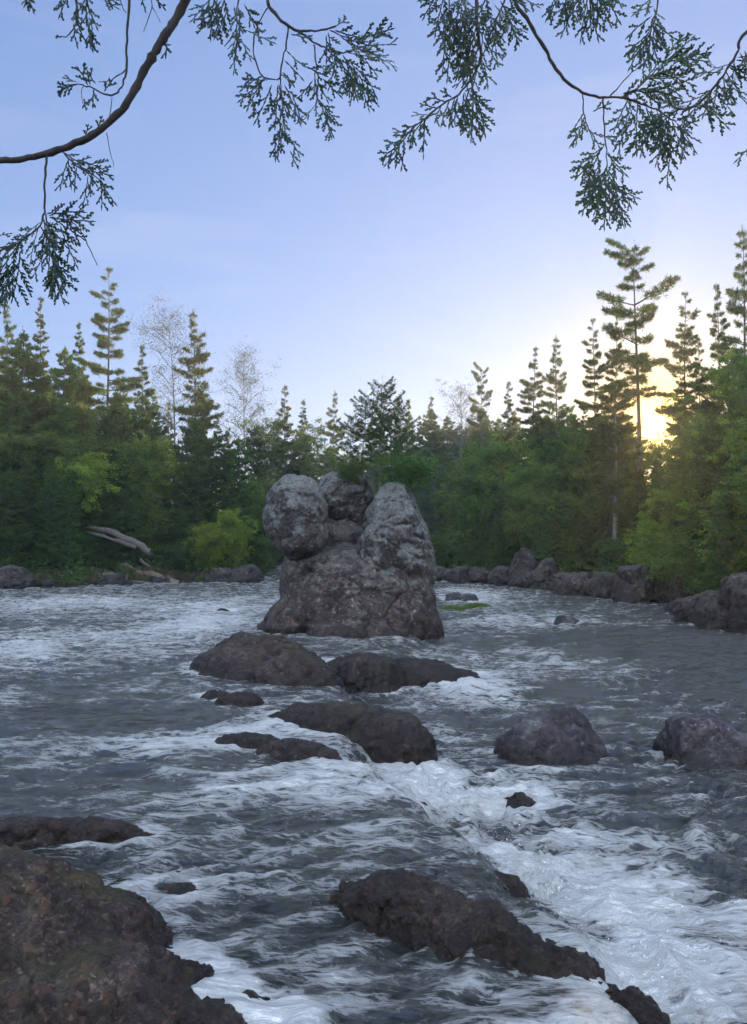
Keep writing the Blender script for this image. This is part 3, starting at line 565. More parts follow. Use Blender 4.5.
# ------------------------------------------------------------------ trees
def trunk_path(H, lean, sway, r):
    z = np.linspace(0, 1, 12); ph = r.uniform(0, 6.28)
    return np.stack([lean * z * H + sway * np.sin(z * 4 + ph) * z, sway * np.cos(z * 3.3 + ph) * z, z * H - .25 * (1 - z)], 1)
def interp_path(P, t):
    i = np.clip(t * (len(P) - 1), 0, len(P) - 1.001); k = int(i); return P[k] * (1 - (i - k)) + P[k + 1] * (i - k)
def conifer(seed, H, cs, Rm, prof, whorls, per, dens, ln, wd, rise, curl, r0=.16, lean=0, sway=.15, plate=.30, up=.25, skip=0., tips=(1, 1), k3=5, jit=.10, stub=True, lmin=.6):
    r = np.random.default_rng(seed); P = trunk_path(H, lean, sway, r); T = Tubes(); Lv = Leaves()
    T.add(P, r0 * (1 - .93 * np.linspace(0, 1, 12) ** .9), 7)
    for w in range(whorls):
        t = (w + r.uniform(-.3, .3)) / (whorls - 1); t = min(max(t, 0), 1); zz = cs + (1 - cs) * t
        n = per if t < .93 else max(2, per - 2); a0 = r.uniform(0, 6.28)
        for b in range(n):
            if r.uniform() < skip: continue
            L = Rm * prof(t) * r.uniform(lmin, 1.25)
            if L < .12: L = .12
            a = a0 + b * 6.283 / n + r.uniform(-.4, .4); o = interp_path(P, min(zz + r.uniform(-.022, .022), .999))
            dh = np.array([math.cos(a), math.sin(a), 0]); lat = np.array([-math.sin(a), math.cos(a), 0])
            ri = rise + .5 * t * t + r.uniform(-.12, .12)
            s = np.linspace(0, 1, 6); bp = o + dh * (L * s)[:, None] + np.array([0, 0, 1.0]) * (L * (ri * s + curl * s * s))[:, None]
            T.add(bp, np.maximum(.028 * L * (1 - s * .85), .008), 3)
            m = max(4, int(dens * L * (1 + .5 * L)))
            q = r.uniform(.18, 1, m) ** .75; side = r.uniform(-1, 1, m) * plate * L * (1.05 - q * .75)
            c = o + dh * (L * q)[:, None] + np.array([0, 0, 1.0]) * (L * (ri * q + curl * q * q))[:, None] + lat * side[:, None]
            c[:, 2] += r.normal(size=m) * .035 * L
            clump = np.clip(.45 + .22 * r.normal() + .15 * r.normal(size=m), 0, 1)
            c5 = np.repeat(c, k3, 0) + r.normal(size=(m * k3, 3)) * jit * ln * 4 * .25
            d = dh * .55 + lat * np.sign(np.repeat(side, k3))[:, None] * .35 + [0, 0, up] + r.normal(size=(m * k3, 3)) * .55
            Lv.add(c5, d, ln * r.uniform(.6, 1.25, m * k3), wd, np.repeat(clump, k3))
    m = 60; tp = P[-1]; Lv.add(tp + r.normal(size=(m, 3)) * [.05, .05, .16] - [0, 0, .1], r.normal(size=(m, 3)) * .5 + [0, 0, 1], ln * .9, wd, .6)
    if stub:
        for _ in range(12):
            zz = r.uniform(.15, cs + .1); o = interp_path(P, zz); a = r.uniform(0, 6.28); L = r.uniform(.3, 1.0)
            T.add([o, o + np.array([math.cos(a) * L, math.sin(a) * L, r.uniform(-.3, .1) * L])], [.02, .006], 3)
    return T.mesh('trunk'), Lv.mesh('crown', r)
def broadleaf(seed, H, spread, first, nl, leafn, ln, lean=0, r0=.10, clr=.42, multi=1, clump=.5):
    r = np.random.default_rng(seed); T = Tubes(); Lv = Leaves()
    for s in range(multi):
        P = trunk_path(H * r.uniform(.8, 1), lean + (r.uniform(-.2, .2) if multi > 1 else 0), .25, r); T.add(P, r0 * (1 - .9 * np.linspace(0, 1, 12)), 6)
        ends = [(P[-1], 1.0)]
        for k in range(nl):
            t = first + (1 - first) * (k + r.uniform(0, 1)) / nl; o = interp_path(P, min(t, .999)); a = r.uniform(0, 6.28)
            sh = math.sin(math.pi * min(max((t - first * .7) / (1.08 - first * .7), 0), 1)) ** .7
            L = spread * sh * r.uniform(.6, 1.15) + .2; el = r.uniform(.25, .9)
            e = o + np.array([math.cos(a) * L, math.sin(a) * L, el * L]); mid = (o + e) / 2 + np.array([0, 0, .1 * L])
            T.add([o, mid, e], [r0 * .35 * (1 - t * .6), r0 * .22, .008], 4); ends += [(e, .9), (mid + r.normal(size=3) * .15 * L, .7)]
            for _ in range(4):
                b = mid + (e - mid) * r.uniform(-.6, 1); f = b + r.normal(size=3) * .42 * L * np.array([1, 1, .6]) + [0, 0, .12 * L]
                T.add([b, f], [r0 * .12, .005], 3); ends.append((f, .7))
        for e, sc in ends:
            for _ in range(3):
                c0 = e + r.normal(size=3) * clr * sc * .8; m = int(leafn * r.uniform(.5, 1.4)); rad = clr * sc * r.uniform(.5, 1.1)
                c = c0 + r.normal(size=(m, 3)) * rad * np.array([.62, .62, .34])
                Lv.add(c, r.normal(size=(m, 3)) + [0, 0, -.2], ln * r.uniform(.7, 1.3, m), ln * .6, np.clip(.5 + .25 * r.normal() + .12 * r.normal(size=m), 0, 1))
    return T.mesh('trunk'), Lv.mesh('crown', r)

PROTO = {}
def proto(key, name, cat, mm, tm, H): PROTO[key] = dict(name=name, cat=cat, t=mm[0], c=mm[1], tm=tm[0], cm=tm[1], H=H, n=0)
pl = lambda a, b: (lambda t: (1 - t) ** a * (.35 + .65 * min(1, t / b + .25)) if t < 1 else .05)
# open white pines: long flat plates, gaps between
proto('pineA', 'pine_tree', 'pine tree', conifer(1, 15, .52, 1.75, lambda t: float(np.interp(t, [0, .2, .35, .5, .62, .72, .82, .9, 1], [.5, .8, .95, .4, 1.0, .75, .3, .55, .5])), 13, 5, 50,   .19, .024, .02, .12, .15, plate=.40, skip=.26, k3=9, up=.5, lmin=.3), (M['bark'], M['pine']), 15)
proto('pineB', 'pine_tree', 'pine tree', conifer(2, 15, .34, 1.9, pl(.75, .2), 23, 5, 42, .19, .024, .00, .12, .14, plate=.42, skip=.18, k3=9, up=.5, lmin=.35), (M['bark'], M['pine']), 15)
proto('pineC', 'pine_tree', 'pine tree', conifer(3, 15, .25, 2.5, pl(.8, .3), 25, 6, 34, .20, .024, .06, .10, .15, plate=.42, skip=.20, k3=9, up=.45, lmin=.35), (M['bark'], M['pine']), 15)
proto('pineD', 'pine_tree', 'pine tree', conifer(4, 15, .42, 1.55, pl(.55, .2), 20, 4, 46, .19, .024, -.05, .18, .12, plate=.44, skip=.22, k3=9, up=.5, lmin=.35), (M['bark'], M['pine']), 15)
proto('pineT', 'pine_tree', 'pine tree', conifer(44, 9, .50, 1.5, pl(.5, .2), 12, 5, 40, .19, .024, .0, .12, .17, plate=.42, skip=.2, k3=9, up=.5, lean=-.015), (M['palebark'], M['pine']), 9)
proto('spruceA', 'spruce_tree', 'spruce tree', conifer(5, 14, .12, 2.1, lambda t: (1 - t) ** .95 + .03, 34, 6, 30, .15, .04, -.12, .10, .13, plate=.30, k3=6, up=.1), (M['bark'], M['spruce']), 14)
proto('spruceB', 'spruce_tree', 'spruce tree', conifer(6, 14, .10, 1.6, lambda t: (1 - t) ** .8 + .03, 36, 6, 32, .14, .04, -.15, .16, .12, plate=.30, k3=6, up=.15, skip=.1), (M['bark'], M['spruce']), 14)
proto('cedarA', 'cedar_tree', 'cedar tree', conifer(7, 10, .04, 2.3, lambda t: (1 - t) ** .62 + .02, 34, 7, 30, .15, .055, -.02, .12, .14, plate=.34, k3=5, up=-.15, stub=False), (M['bark'], M['cedar']), 10)
proto('cedarB', 'cedar_tree', 'cedar tree', conifer(8, 10, .05, 2.0, lambda t: (1 - t) ** .5 * (.7 + .3 * math.sin(t * 9)) + .02, 32, 7, 32, .15, .055, .05, .05, .14, plate=.34, k3=5, up=-.2, skip=.08, stub=False), (M['bark'], M['cedar']), 10)
proto('cedarC', 'cedar_tree', 'cedar tree', conifer(9, 10, .08, 1.9, lambda t: (1 - t) ** .7 * (.8 + .2 * math.sin(t * 14)) + .02, 30, 7, 30, .14, .05, -.10, .15, .13, plate=.3, k3=5, up=-.1, skip=.1, stub=False), (M['bark'], M['cedar']), 10)
proto('leafA', 'broadleaf_tree', 'tree', broadleaf(10, 9, 2.3, .22, 20, 46, .13), (M['bark'], M['leaf']), 9)
proto('leafB', 'broadleaf_tree', 'tree', broadleaf(11, 9, 1.9, .30, 18, 40, .12), (M['palebark'], M['leaf']), 9)
proto('brightA', 'broadleaf_tree', 'tree', broadleaf(12, 8, 2.2, .15, 20, 48, .12), (M['bark'], M['bright']), 8)
proto('budA', 'budding_tree', 'tree', broadleaf(13, 12, 2.0, .40, 26, 34, .06, r0=.11, clr=.5), (M['palebark'], M['bud']), 12)
proto('budB', 'budding_tree', 'tree', broadleaf(14, 12, 1.7, .45, 24, 26, .06, lean=.06, r0=.10, clr=.5), (M['palebark'], M['bud']), 12)
proto('sapling', 'sapling', 'sapling', broadleaf(15, 4.2, 1.0, .30, 14, 26, .12, lean=.42, r0=.045, clr=.24), (M['palebark'], M['bright']), 4.2)
proto('shrubA', 'shrub', 'shrub', broadleaf(16, 2.6, 1.0, .05, 10, 18, .11, r0=.03, clr=.26, multi=4), (M['bark'], M['bright']), 2.6)
proto('shrubB', 'shrub', 'shrub', broadleaf(17, 2.6, 1.2, .05, 12, 40, .10, r0=.03, clr=.28, multi=4), (M['bark'], M['leaf']), 2.6)
proto('shrubC', 'shrub', 'shrub', broadleaf(18, 2.4, 1.2, .05, 12, 42, .09, r0=.03, clr=.26, multi=4), (M['bark'], M['under']), 2.4)
LABELS = {}
def plant(key, px, ytop, Yd, label, group=None, wide=1.0, rz=None, zb=None, x=None):
    q = PROTO[key]; p = at(px, ytop, Yd)
    if x is not None: p[0] = x
    zg = tz(p[0], Yd) - .05 if zb is None else zb
    s = max((p[2] - zg) / q['H'], .12)
    o = empty(q['name'], (p[0], Yd, zg), label, q['cat'], group, rz if rz is not None else random.uniform(0, 6.28))
    o.scale = (s * wide, s * wide, s)
    for nm, me, m in (('trunk' if q['H'] > 3 else 'stems', q['t'], q['tm']), ('crown' if q['H'] > 3 else 'foliage', q['c'], q['cm'])):
        c = bpy.data.objects.new(nm, me); C.objects.link(c); c.parent = o
        if not me.materials: me.materials.append(m)
    return o
# notable trees, left bank
NT = [
 ('pineD', 108, 272, 47, 'tall slender pine with open top rising above the left bank', 1.1, 1.0), ('spruceB', 43, 300, 46, 'thin pointed spruce left of the tall slender pine', .8, 2.0),
 ('pineC', 196, 314, 45, 'big full pine with long right-reaching boughs on the left bank', .95, .3), ('budB', 176, 310, 49, 'half-bare tree standing behind the big full pine', .8, 2.2),
 ('budA', 246, 358, 50, 'leaning almost bare tree right of the big full pine', .7, 4.0), ('cedarA', 22, 335, 40.5, 'broad dark cedar at the left edge by the water', 1.0, 1.0),
 ('cedarB', 66, 352, 43, 'shaggy cedar second from the left edge', .9, 0.5), ('spruceA', 78, 325, 47, 'dense spruce between the pointed spruce and the slender pine', .8, 0.5),
 ('brightA', 150, 432, 42.5, 'yellow-green broadleaf tree amid dark cedars on the left bank', .75, 0.5), ('cedarA', 118, 395, 43, 'dark cedar left of the yellow-green broadleaf tree', .9, 3.5),
 ('cedarC', 200, 425, 42.5, 'dark cedar right of the yellow-green broadleaf tree', 1.1, 2.5), ('cedarB', 240, 440, 44.5, 'cedar nearest to the left of the rock stack', 1.1, 1.2), ('pineB', 142, 348, 47, 'medium pine between the slender pine and the big full pine', .9, 2.0),
 ('pineC', 8, 305, 47, 'dark pine rising at the left edge of view', .8, 1.0),
 # far centre
 ('pineB', 286, 388, 62, 'far pine left above the egg-shaped boulder', .9, 0.2), ('spruceA', 303, 402, 66, 'far spruce with drooping boughs above the round boulder', .9, 1.9), ('pineC', 333, 393, 72, 'far feathery pine left of the pines on the stack', .8, 3.0), ('leafB', 265, 405, 63, 'far slender green tree left of the far pine', .8, 5.0),
 ('spruceB', 434, 399, 70, 'small pointed far spruce right of the pines on the stack', 1.0, 2.0), ('pineA', 482, 371, 60, 'far pine with a tufted top above the mist', .7, 1.0), ('budA', 460, 392, 62, 'round-crowned bare tree left of the tufted far pine', .8, 0.0), ('pineB', 408, 402, 74, 'far pine just right of the pines on the stack', .9, 2.0), ('leafB', 345, 440, 66, 'pale green far tree behind the top of the stack', 1.1, 1.0), ('leafA', 300, 440, 63, 'leafy far tree above the egg-shaped boulder', 1.0, 1.0),
 # right
 ('pineB', 509, 384, 52, 'bushy pine left of the twin-topped pines', .9, 1.0), ('pineD', 533, 350, 47, 'left one of the twin-topped pines', 1.1, 2.0), ('pineC', 557, 338, 46, 'right one of the twin-topped pines', .8, 4.4),
 ('pineA', 637, 250, 36, 'very tall flat-topped pine with layered boughs near the sun', 1.12, 1.3), ('pineD', 593, 322, 39, 'thin pine left of the very tall pine', .9, 0.0), ('pineD', 615, 318, 40, 'wispy pine just left of the very tall trunk', .7, 1.7),
 ('pineD', 685, 294, 37, 'slim pine with bare trunk right of the sun', 1.0, 3.0), ('pineC', 741, 233, 33, 'tallest dark pine at the right edge', .85, 1.0), ('pineB', 716, 288, 35, 'mid-height pine left of the tallest edge pine', .8, 2.0), ('pineB', 700, 345, 34, 'short full pine under the slim pine', .9, 0.0), ('pineD', 680, 358, 41, 'low ragged pine beside the sun', .8, 0.0),
 ('leafA', 505, 450, 44, 'pale green leafy tree above the far boulders', 1.0, 1.0), ('leafB', 545, 440, 41, 'slender leafy tree with pale trunk right of the pale green tree', .9, 2.0), ('cedarA', 522, 470, 42.5, 'dark cedar behind the tallest bank boulder', .9, 1.0),
 ('cedarA', 575, 430, 38, 'dark cedar left of the pale-trunked pine', .9, 3.0), ('pineT', 614, 385, 32.2, 'pine with a long pale trunk standing at the right bank', 1.0, 1.0), ('cedarB', 640, 470, 32.5, 'small dark cedar below the sun', .8, 3.0), ('cedarC', 590, 475, 35, 'short cedar left of the pale trunk', 1.0, 3.0),
 ('brightA', 737, 415, 25.5, 'large bright green tree at the right edge', .85, 2.0), ('leafA', 695, 440, 28, 'leafy green tree left of the large bright tree', .9, 2.0), ('brightA', 672, 482, 28.5, 'small bright green tree over the right bank boulders', .95, 3.0), ('leafA', 655, 455, 32, 'dim green leafy tree right of the sun', .8, 2.0), ('cedarB', 716, 500, 25.0, 'dark cedar in front of the large bright tree', .9, 2.0), ('leafB', 470, 470, 52, 'misty pale tree above the right side of the stack', 1.3, 2.0), ('cedarC', 448, 455, 57, 'misty cedar close right of the stack', 1.1, 2.0)]
for (k, px, yt, Yd, lab, wd, rz) in NT: plant(k, px, yt, Yd, lab, 'tall trees along the river', wd, rz)
# saplings and shrubs
o = plant('sapling', 48, 462, 38.6, 'bright green sapling leaning out from the left bank', None, 1.0, 0.0)
SH = [('shrubA', 205, 528, 40.2, 'yellow-green shrub by the water on the left bank', 1.0), ('shrubA', 232, 516, 41.5, 'upright bright shrub near the egg-shaped boulder', .7), ('shrubC', 185, 548, 40, 'dark russet-green shrub left of the yellow-green shrub', 1.2), ('shrubB', 20, 520, 39.0, 'leafy shrub at the left edge behind pale dead sticks', 1.3), ('shrubB', 140, 545, 40.5, 'low leafy shrub above the reddish log', 1.2),
      ('shrubB', 252, 500, 46, 'green shrub half hidden by the egg-shaped boulder', .6), ('shrubB', 588, 545, 33.8, 'low green shrub by the pale trunk on the right bank', 1.4), ('shrubA', 660, 528, 29, 'bright bush over the dark right bank boulders', 1.2), ('shrubB', 690, 545, 26.5, 'leafy bush where the right bank steps out', 1.3), ('shrubA', 740, 525, 23.5, 'green bush at the right edge above the tall dark boulder', 1.2), ('shrubB', 570, 535, 36.5, 'shrub above the long flat-topped boulder', 1.3), ('shrubC', 440, 540, 47.5, 'dark shrub just right of the stack on the far bank', 1.5), ('shrubB', 480, 535, 44.5, 'green shrub above the smooth round bank boulder', 1.4), ('shrubC', 715, 560, 24.0, 'dark bush above the purple-grey boulder', 1.2), ('shrubC', 630, 545, 31, 'dark bush right of the pale trunk', 1.3)]
for (k, px, yt, Yd, lab, wd) in SH: plant(k, px, yt, Yd, lab, 'shrubs along the water', wd)
# filler forest
ENV = np.array([[-200, 320], [0, 345], [60, 345], [140, 365], [230, 395], [262, 412], [330, 415], [400, 418], [430, 425], [470, 415], [520, 395], [560, 372], [600, 372], [630, 395], [650, 412], [672, 395], [715, 345], [747, 320], [950, 280]])
FL = {'c': ('cedarA', 'cedarB', 'cedarC'), 's': ('spruceA', 'spruceB', 'cedarC'), 'p': ('pineB', 'pineC', 'pineD'), 'l': ('leafA', 'leafB')}
def bank_Y(px):
    """depth of the far bank at a pixel column"""
    u = (px - CX) / F; ys = np.arange(6, 110, .25); sd = river_sd(u * ys, ys); k = np.where(sd > 0.3)[0]
    return ys[k[0]] if len(k) else 60
rf = random.Random(11)
def filler(p0, p1, step, back0, back1, dy0, dy1, kinds, label, group):
    px = p0
    while px < p1:
        if back0 < 2 and abs(px - 612) < 12: px += step; continue
        x = px + rf.uniform(-.4, .4) * step; Yd = bank_Y(x) + rf.uniform(back0, back1)
        yt = np.interp(x, ENV[:, 0], ENV[:, 1]) + rf.uniform(dy0, dy1)
        if abs(x - 653) < 22: yt = max(yt, 446)
        k = rf.choice(FL[rf.choice(kinds)]); P = at(x, yt, Yd)
        if river_sd(np.array([P[0]]), np.array([Yd]))[0] > .4:
            nm = PROTO[k]['cat']; plant(k, x, yt, Yd, label % nm if '%' in label else label, group if '%' not in group else group % nm, rf.uniform(.85, 1.15))
        px += step
for (a, b, side) in ((-150, 262, 'left bank'), (262, 432, 'far bend behind the stack'), (432, 640, 'right bank beyond the boulders'), (640, 900, 'right bank near the sun and right edge')):
    filler(a, b, 13, 1.6, 4.0, 85, 170, 'cccccl', '%s in the front row of forest, ' + side, '%s front row, ' + side)
    filler(a, b, 15, 4, 7, 40, 105, 'ccsscl' if side[0] != 'r' else 'ccslcs', '%s in the middle of the forest, ' + side, '%s middle row, ' + side)
    filler(a, b, 16, 8, 13, 18, 60, 'csplp', '%s at the back against the sky, ' + side, '%s back row, ' + side)
    filler(a, b, 17 if side[0] != 'f' else 11, 14, 22, 20, 60, 'csp' if side[0] != 'f' else 'ccs', '%s at the back against the sky, ' + side, '%s back row, ' + side)

# conifers far upstream, behind the bend, added to keep low sun off the water
for i in range(26):
    x = 0 + i * 1.0 + rf.uniform(-.4, .4); y = rf.uniform(84, 97) - .55 * max(0, x - 8)
    plant(rf.choice(('cedarA', 'spruceA', 'cedarC')), 0, 424 - rf.uniform(-6, 14), y, 'distant conifer added far upstream as a sun block, mostly hidden by nearer trees right of the stack', 'added sun-blocking conifers upstream', 1.1, x=x)
# ground cover along the banks
r = np.random.default_rng(21); n = 620000
x = r.uniform(-30, 26, n); y = r.uniform(10, 90, n); sd = river_sd(x, y)
k = (sd > .15) & (sd < 9); x, y, sd = x[k], y[k], sd[k]
dn = fbm(np.stack([x, y, 0 * x], 1) * .7, 3); k = (dn + r.uniform(-.5, .5, len(x)) > -.1); x, y, sd, dn = x[k], y[k], sd[k], dn[k]
z = terrain_z(x, y) + r.uniform(0, 1, len(x)) ** 1.5 * np.clip(.5 + dn, .1, 1.2) * np.clip((sd - .4) * .6, .15, 1.3)
lv = Leaves(); lv.add(np.stack([x, y, z], 1), r.normal(size=(len(x), 3)) + [0, 0, .4], r.uniform(.12, .28, len(x)), .09, np.clip(.4 + dn * .6 + r.normal(size=len(x)) * .12, 0, 1))
tag(obj('undergrowth', lv.mesh('undergrowth', r), M['under']), 'leafy ground cover under the trees on both banks', 'undergrowth', kind='stuff')

# driftwood on the left bank
def log(name, label, pts, r0, r1, mat, group='driftwood on the left bank', cat='log', twigs=0):
    P = np.array([at(a, b, c) for a, b, c in pts]); base = P[0].copy(); P = P - base
    t = np.linspace(0, 1, 14); idx = np.linspace(0, 1, len(P)); Q = np.stack([np.interp(t, idx, P[:, k]) for k in range(3)], 1)
    rr = np.random.default_rng(int(abs(pts[0][0]) + pts[0][1])); Q += rr.normal(size=Q.shape) * .03
    T = Tubes(); T.add(Q, (r0 + (r1 - r0) * t) * (1 + .12 * rr.normal(size=14)), 8)
    for _ in range(twigs):
        i = rr.integers(3, 13); a = Q[i]; L = rr.uniform(.3, .9); T.add([a, a + rr.normal(size=3) * .3 * L + [0, 0, .3 * L], a + rr.normal(size=3) * .5 * L + [0, 0, .5 * L]], [r1 * .8, r1 * .5, .008], 4)
    return tag(obj(name, T.mesh(name), mat, None, base), label, cat, group)
log('fallen_log', 'thick reddish log slanting down to the water', [(92, 556, 39.2), (135, 571, 38.6), (178, 585, 37.6)], .16, .22, M['redlog'])
log('fallen_log', 'grey log lying higher among the dark cedars', [(70, 522, 39.8), (84, 527, 38.6), (110, 531, 38.1), (139, 544, 37.7), (150, 552, 37.6)], .12, .16, M['bark'], twigs=2)
log('fallen_log', 'thin grey log just under the higher grey log', [(80, 530, 39.2), (92, 534, 38.3), (118, 541, 37.9), (137, 548, 37.6)], .08, .1, M['bark'])
log('fallen_log', 'long thin pale pole lying level along the left bank', [(30, 577, 37.6), (70, 575, 37.5), (116, 574, 37.4)], .05, .08, M['drift'], twigs=2)
log('fallen_log', 'short stub of a log crossing the reddish log', [(140, 560, 38.6), (150, 567, 38.3)], .07, .05, M['drift'])
log('fallen_log', 'dark driftwood pole low at the left bank waterline', [(48, 584, 37.4), (100, 580, 37.4), (150, 583, 37.3)], .06, .07, M['bark'], twigs=3)
log('dead_branch', 'upper pale dead branch curving at the left edge', [(-6, 494, 38), (14, 504, 37.6), (36, 508, 37.4)], .05, .02, M['palebark'], cat='branch', twigs=3)
log('dead_branch', 'lower pale dead branch curving at the left edge', [(-6, 508, 38), (12, 517, 37.6), (32, 522, 37.4)], .05, .02, M['palebark'], cat='branch', twigs=3)
log('dead_branch', 'pale slanting snag in the middle of the left bank', [(52, 512, 39), (64, 472, 39)], .05, .025, M['palebark'], cat='branch', twigs=2)
log('dead_branch', 'thin pale snag leaning on the right bank boulders', [(616, 585, 31), (628, 560, 31.5)], .05, .03, M['drift'], 'driftwood on the right bank', 'branch')
# pale trunk of the right bank pine, lower half seen bare: thicker trunk tree
# small pines on the stack
def small_pine(seed, H, **k): return conifer(seed, H, **k)
proto('stackpine', 'pine_tree', 'pine tree', conifer(31, 2.6, .28, .50, lambda t: .55 + .55 * math.sin(3.14 * min(1, t * 1.0)), 15, 4, 60, .065, .012, .15, .5, .028, plate=.30, skip=.25, k3=7, up=.6, sway=.06, stub=False, lmin=.35), (M['palebark'], M['pine']), 3.5)
proto('stackpine2', 'pine_tree', 'pine tree', conifer(32, 2.6, .22, .45, lambda t: .5 + .55 * math.sin(3.14 * min(1, t * 1.0)), 15, 4, 60, .065, .012, .10, .5, .024, plate=.30, skip=.28, k3=7, up=.6, sway=.10, stub=False, lmin=.35), (M['bark'], M['pine']), 3.5)
for key, px, yt, yb, lab, wd, rz in (('stackpine', 380, 386, 476, 'tallest small pine growing on top of the rock stack', 1.3, .5), ('stackpine2', 362, 398, 474, 'second small pine just left of the tallest one on the rock stack', 1.25, 2.0), ('stackpine2', 402, 402, 478, 'thin small pine at the right end of the row on the rock stack', 1.1, 4.2), ('stackpine', 350, 418, 476, 'lowest small pine at the left end of the row on the rock stack', 1.4, 1.1), ('stackpine', 392, 410, 478, 'bushy small pine in the middle of the row on the rock stack', 1.5, 3.1)):
    q = PROTO[key]; YY = YS + .35; b = at(px, yb, YY); t = at(px, yt, YY)
    o = empty('pine_tree', (b[0], YY, b[2] - .15), lab, 'pine tree', 'small pines on top of the rock stack', rz); s = (t[2] - b[2] + .15) / 2.62; o.scale = (s * wd, s * wd, s)
    for nm, me, m in (('trunk', q['t'], q['tm']), ('crown', q['c'], q['cm'])):
        c = bpy.data.objects.new(nm, me); C.objects.link(c); c.parent = o
        if not me.materials: me.materials.append(m)
mm = broadleaf(40, .5, .42, .0, 12, 16, .05, r0=.015, clr=.12, multi=3)
for px, py, lab, sc, rz in ((404, 482, 'low evergreen shrub drooping over the right shoulder of the stack', .9, 0), (352, 478, 'tuft of shrub between the round boulder and the pines on the stack', .5, 2)):
    b = at(px, py, YS + .1); o = empty('shrub', b, lab, 'shrub', 'shrubs on top of the rock stack', rz); o.scale = (sc * 1.1, sc, sc * .8)
    for nm, me, m in (('stems', mm[0], M['bark']), ('foliage', mm[1], M['cedar'])):
        c = bpy.data.objects.new(nm, me); C.objects.link(c); c.parent = o
        if not me.materials: me.materials.append(m)

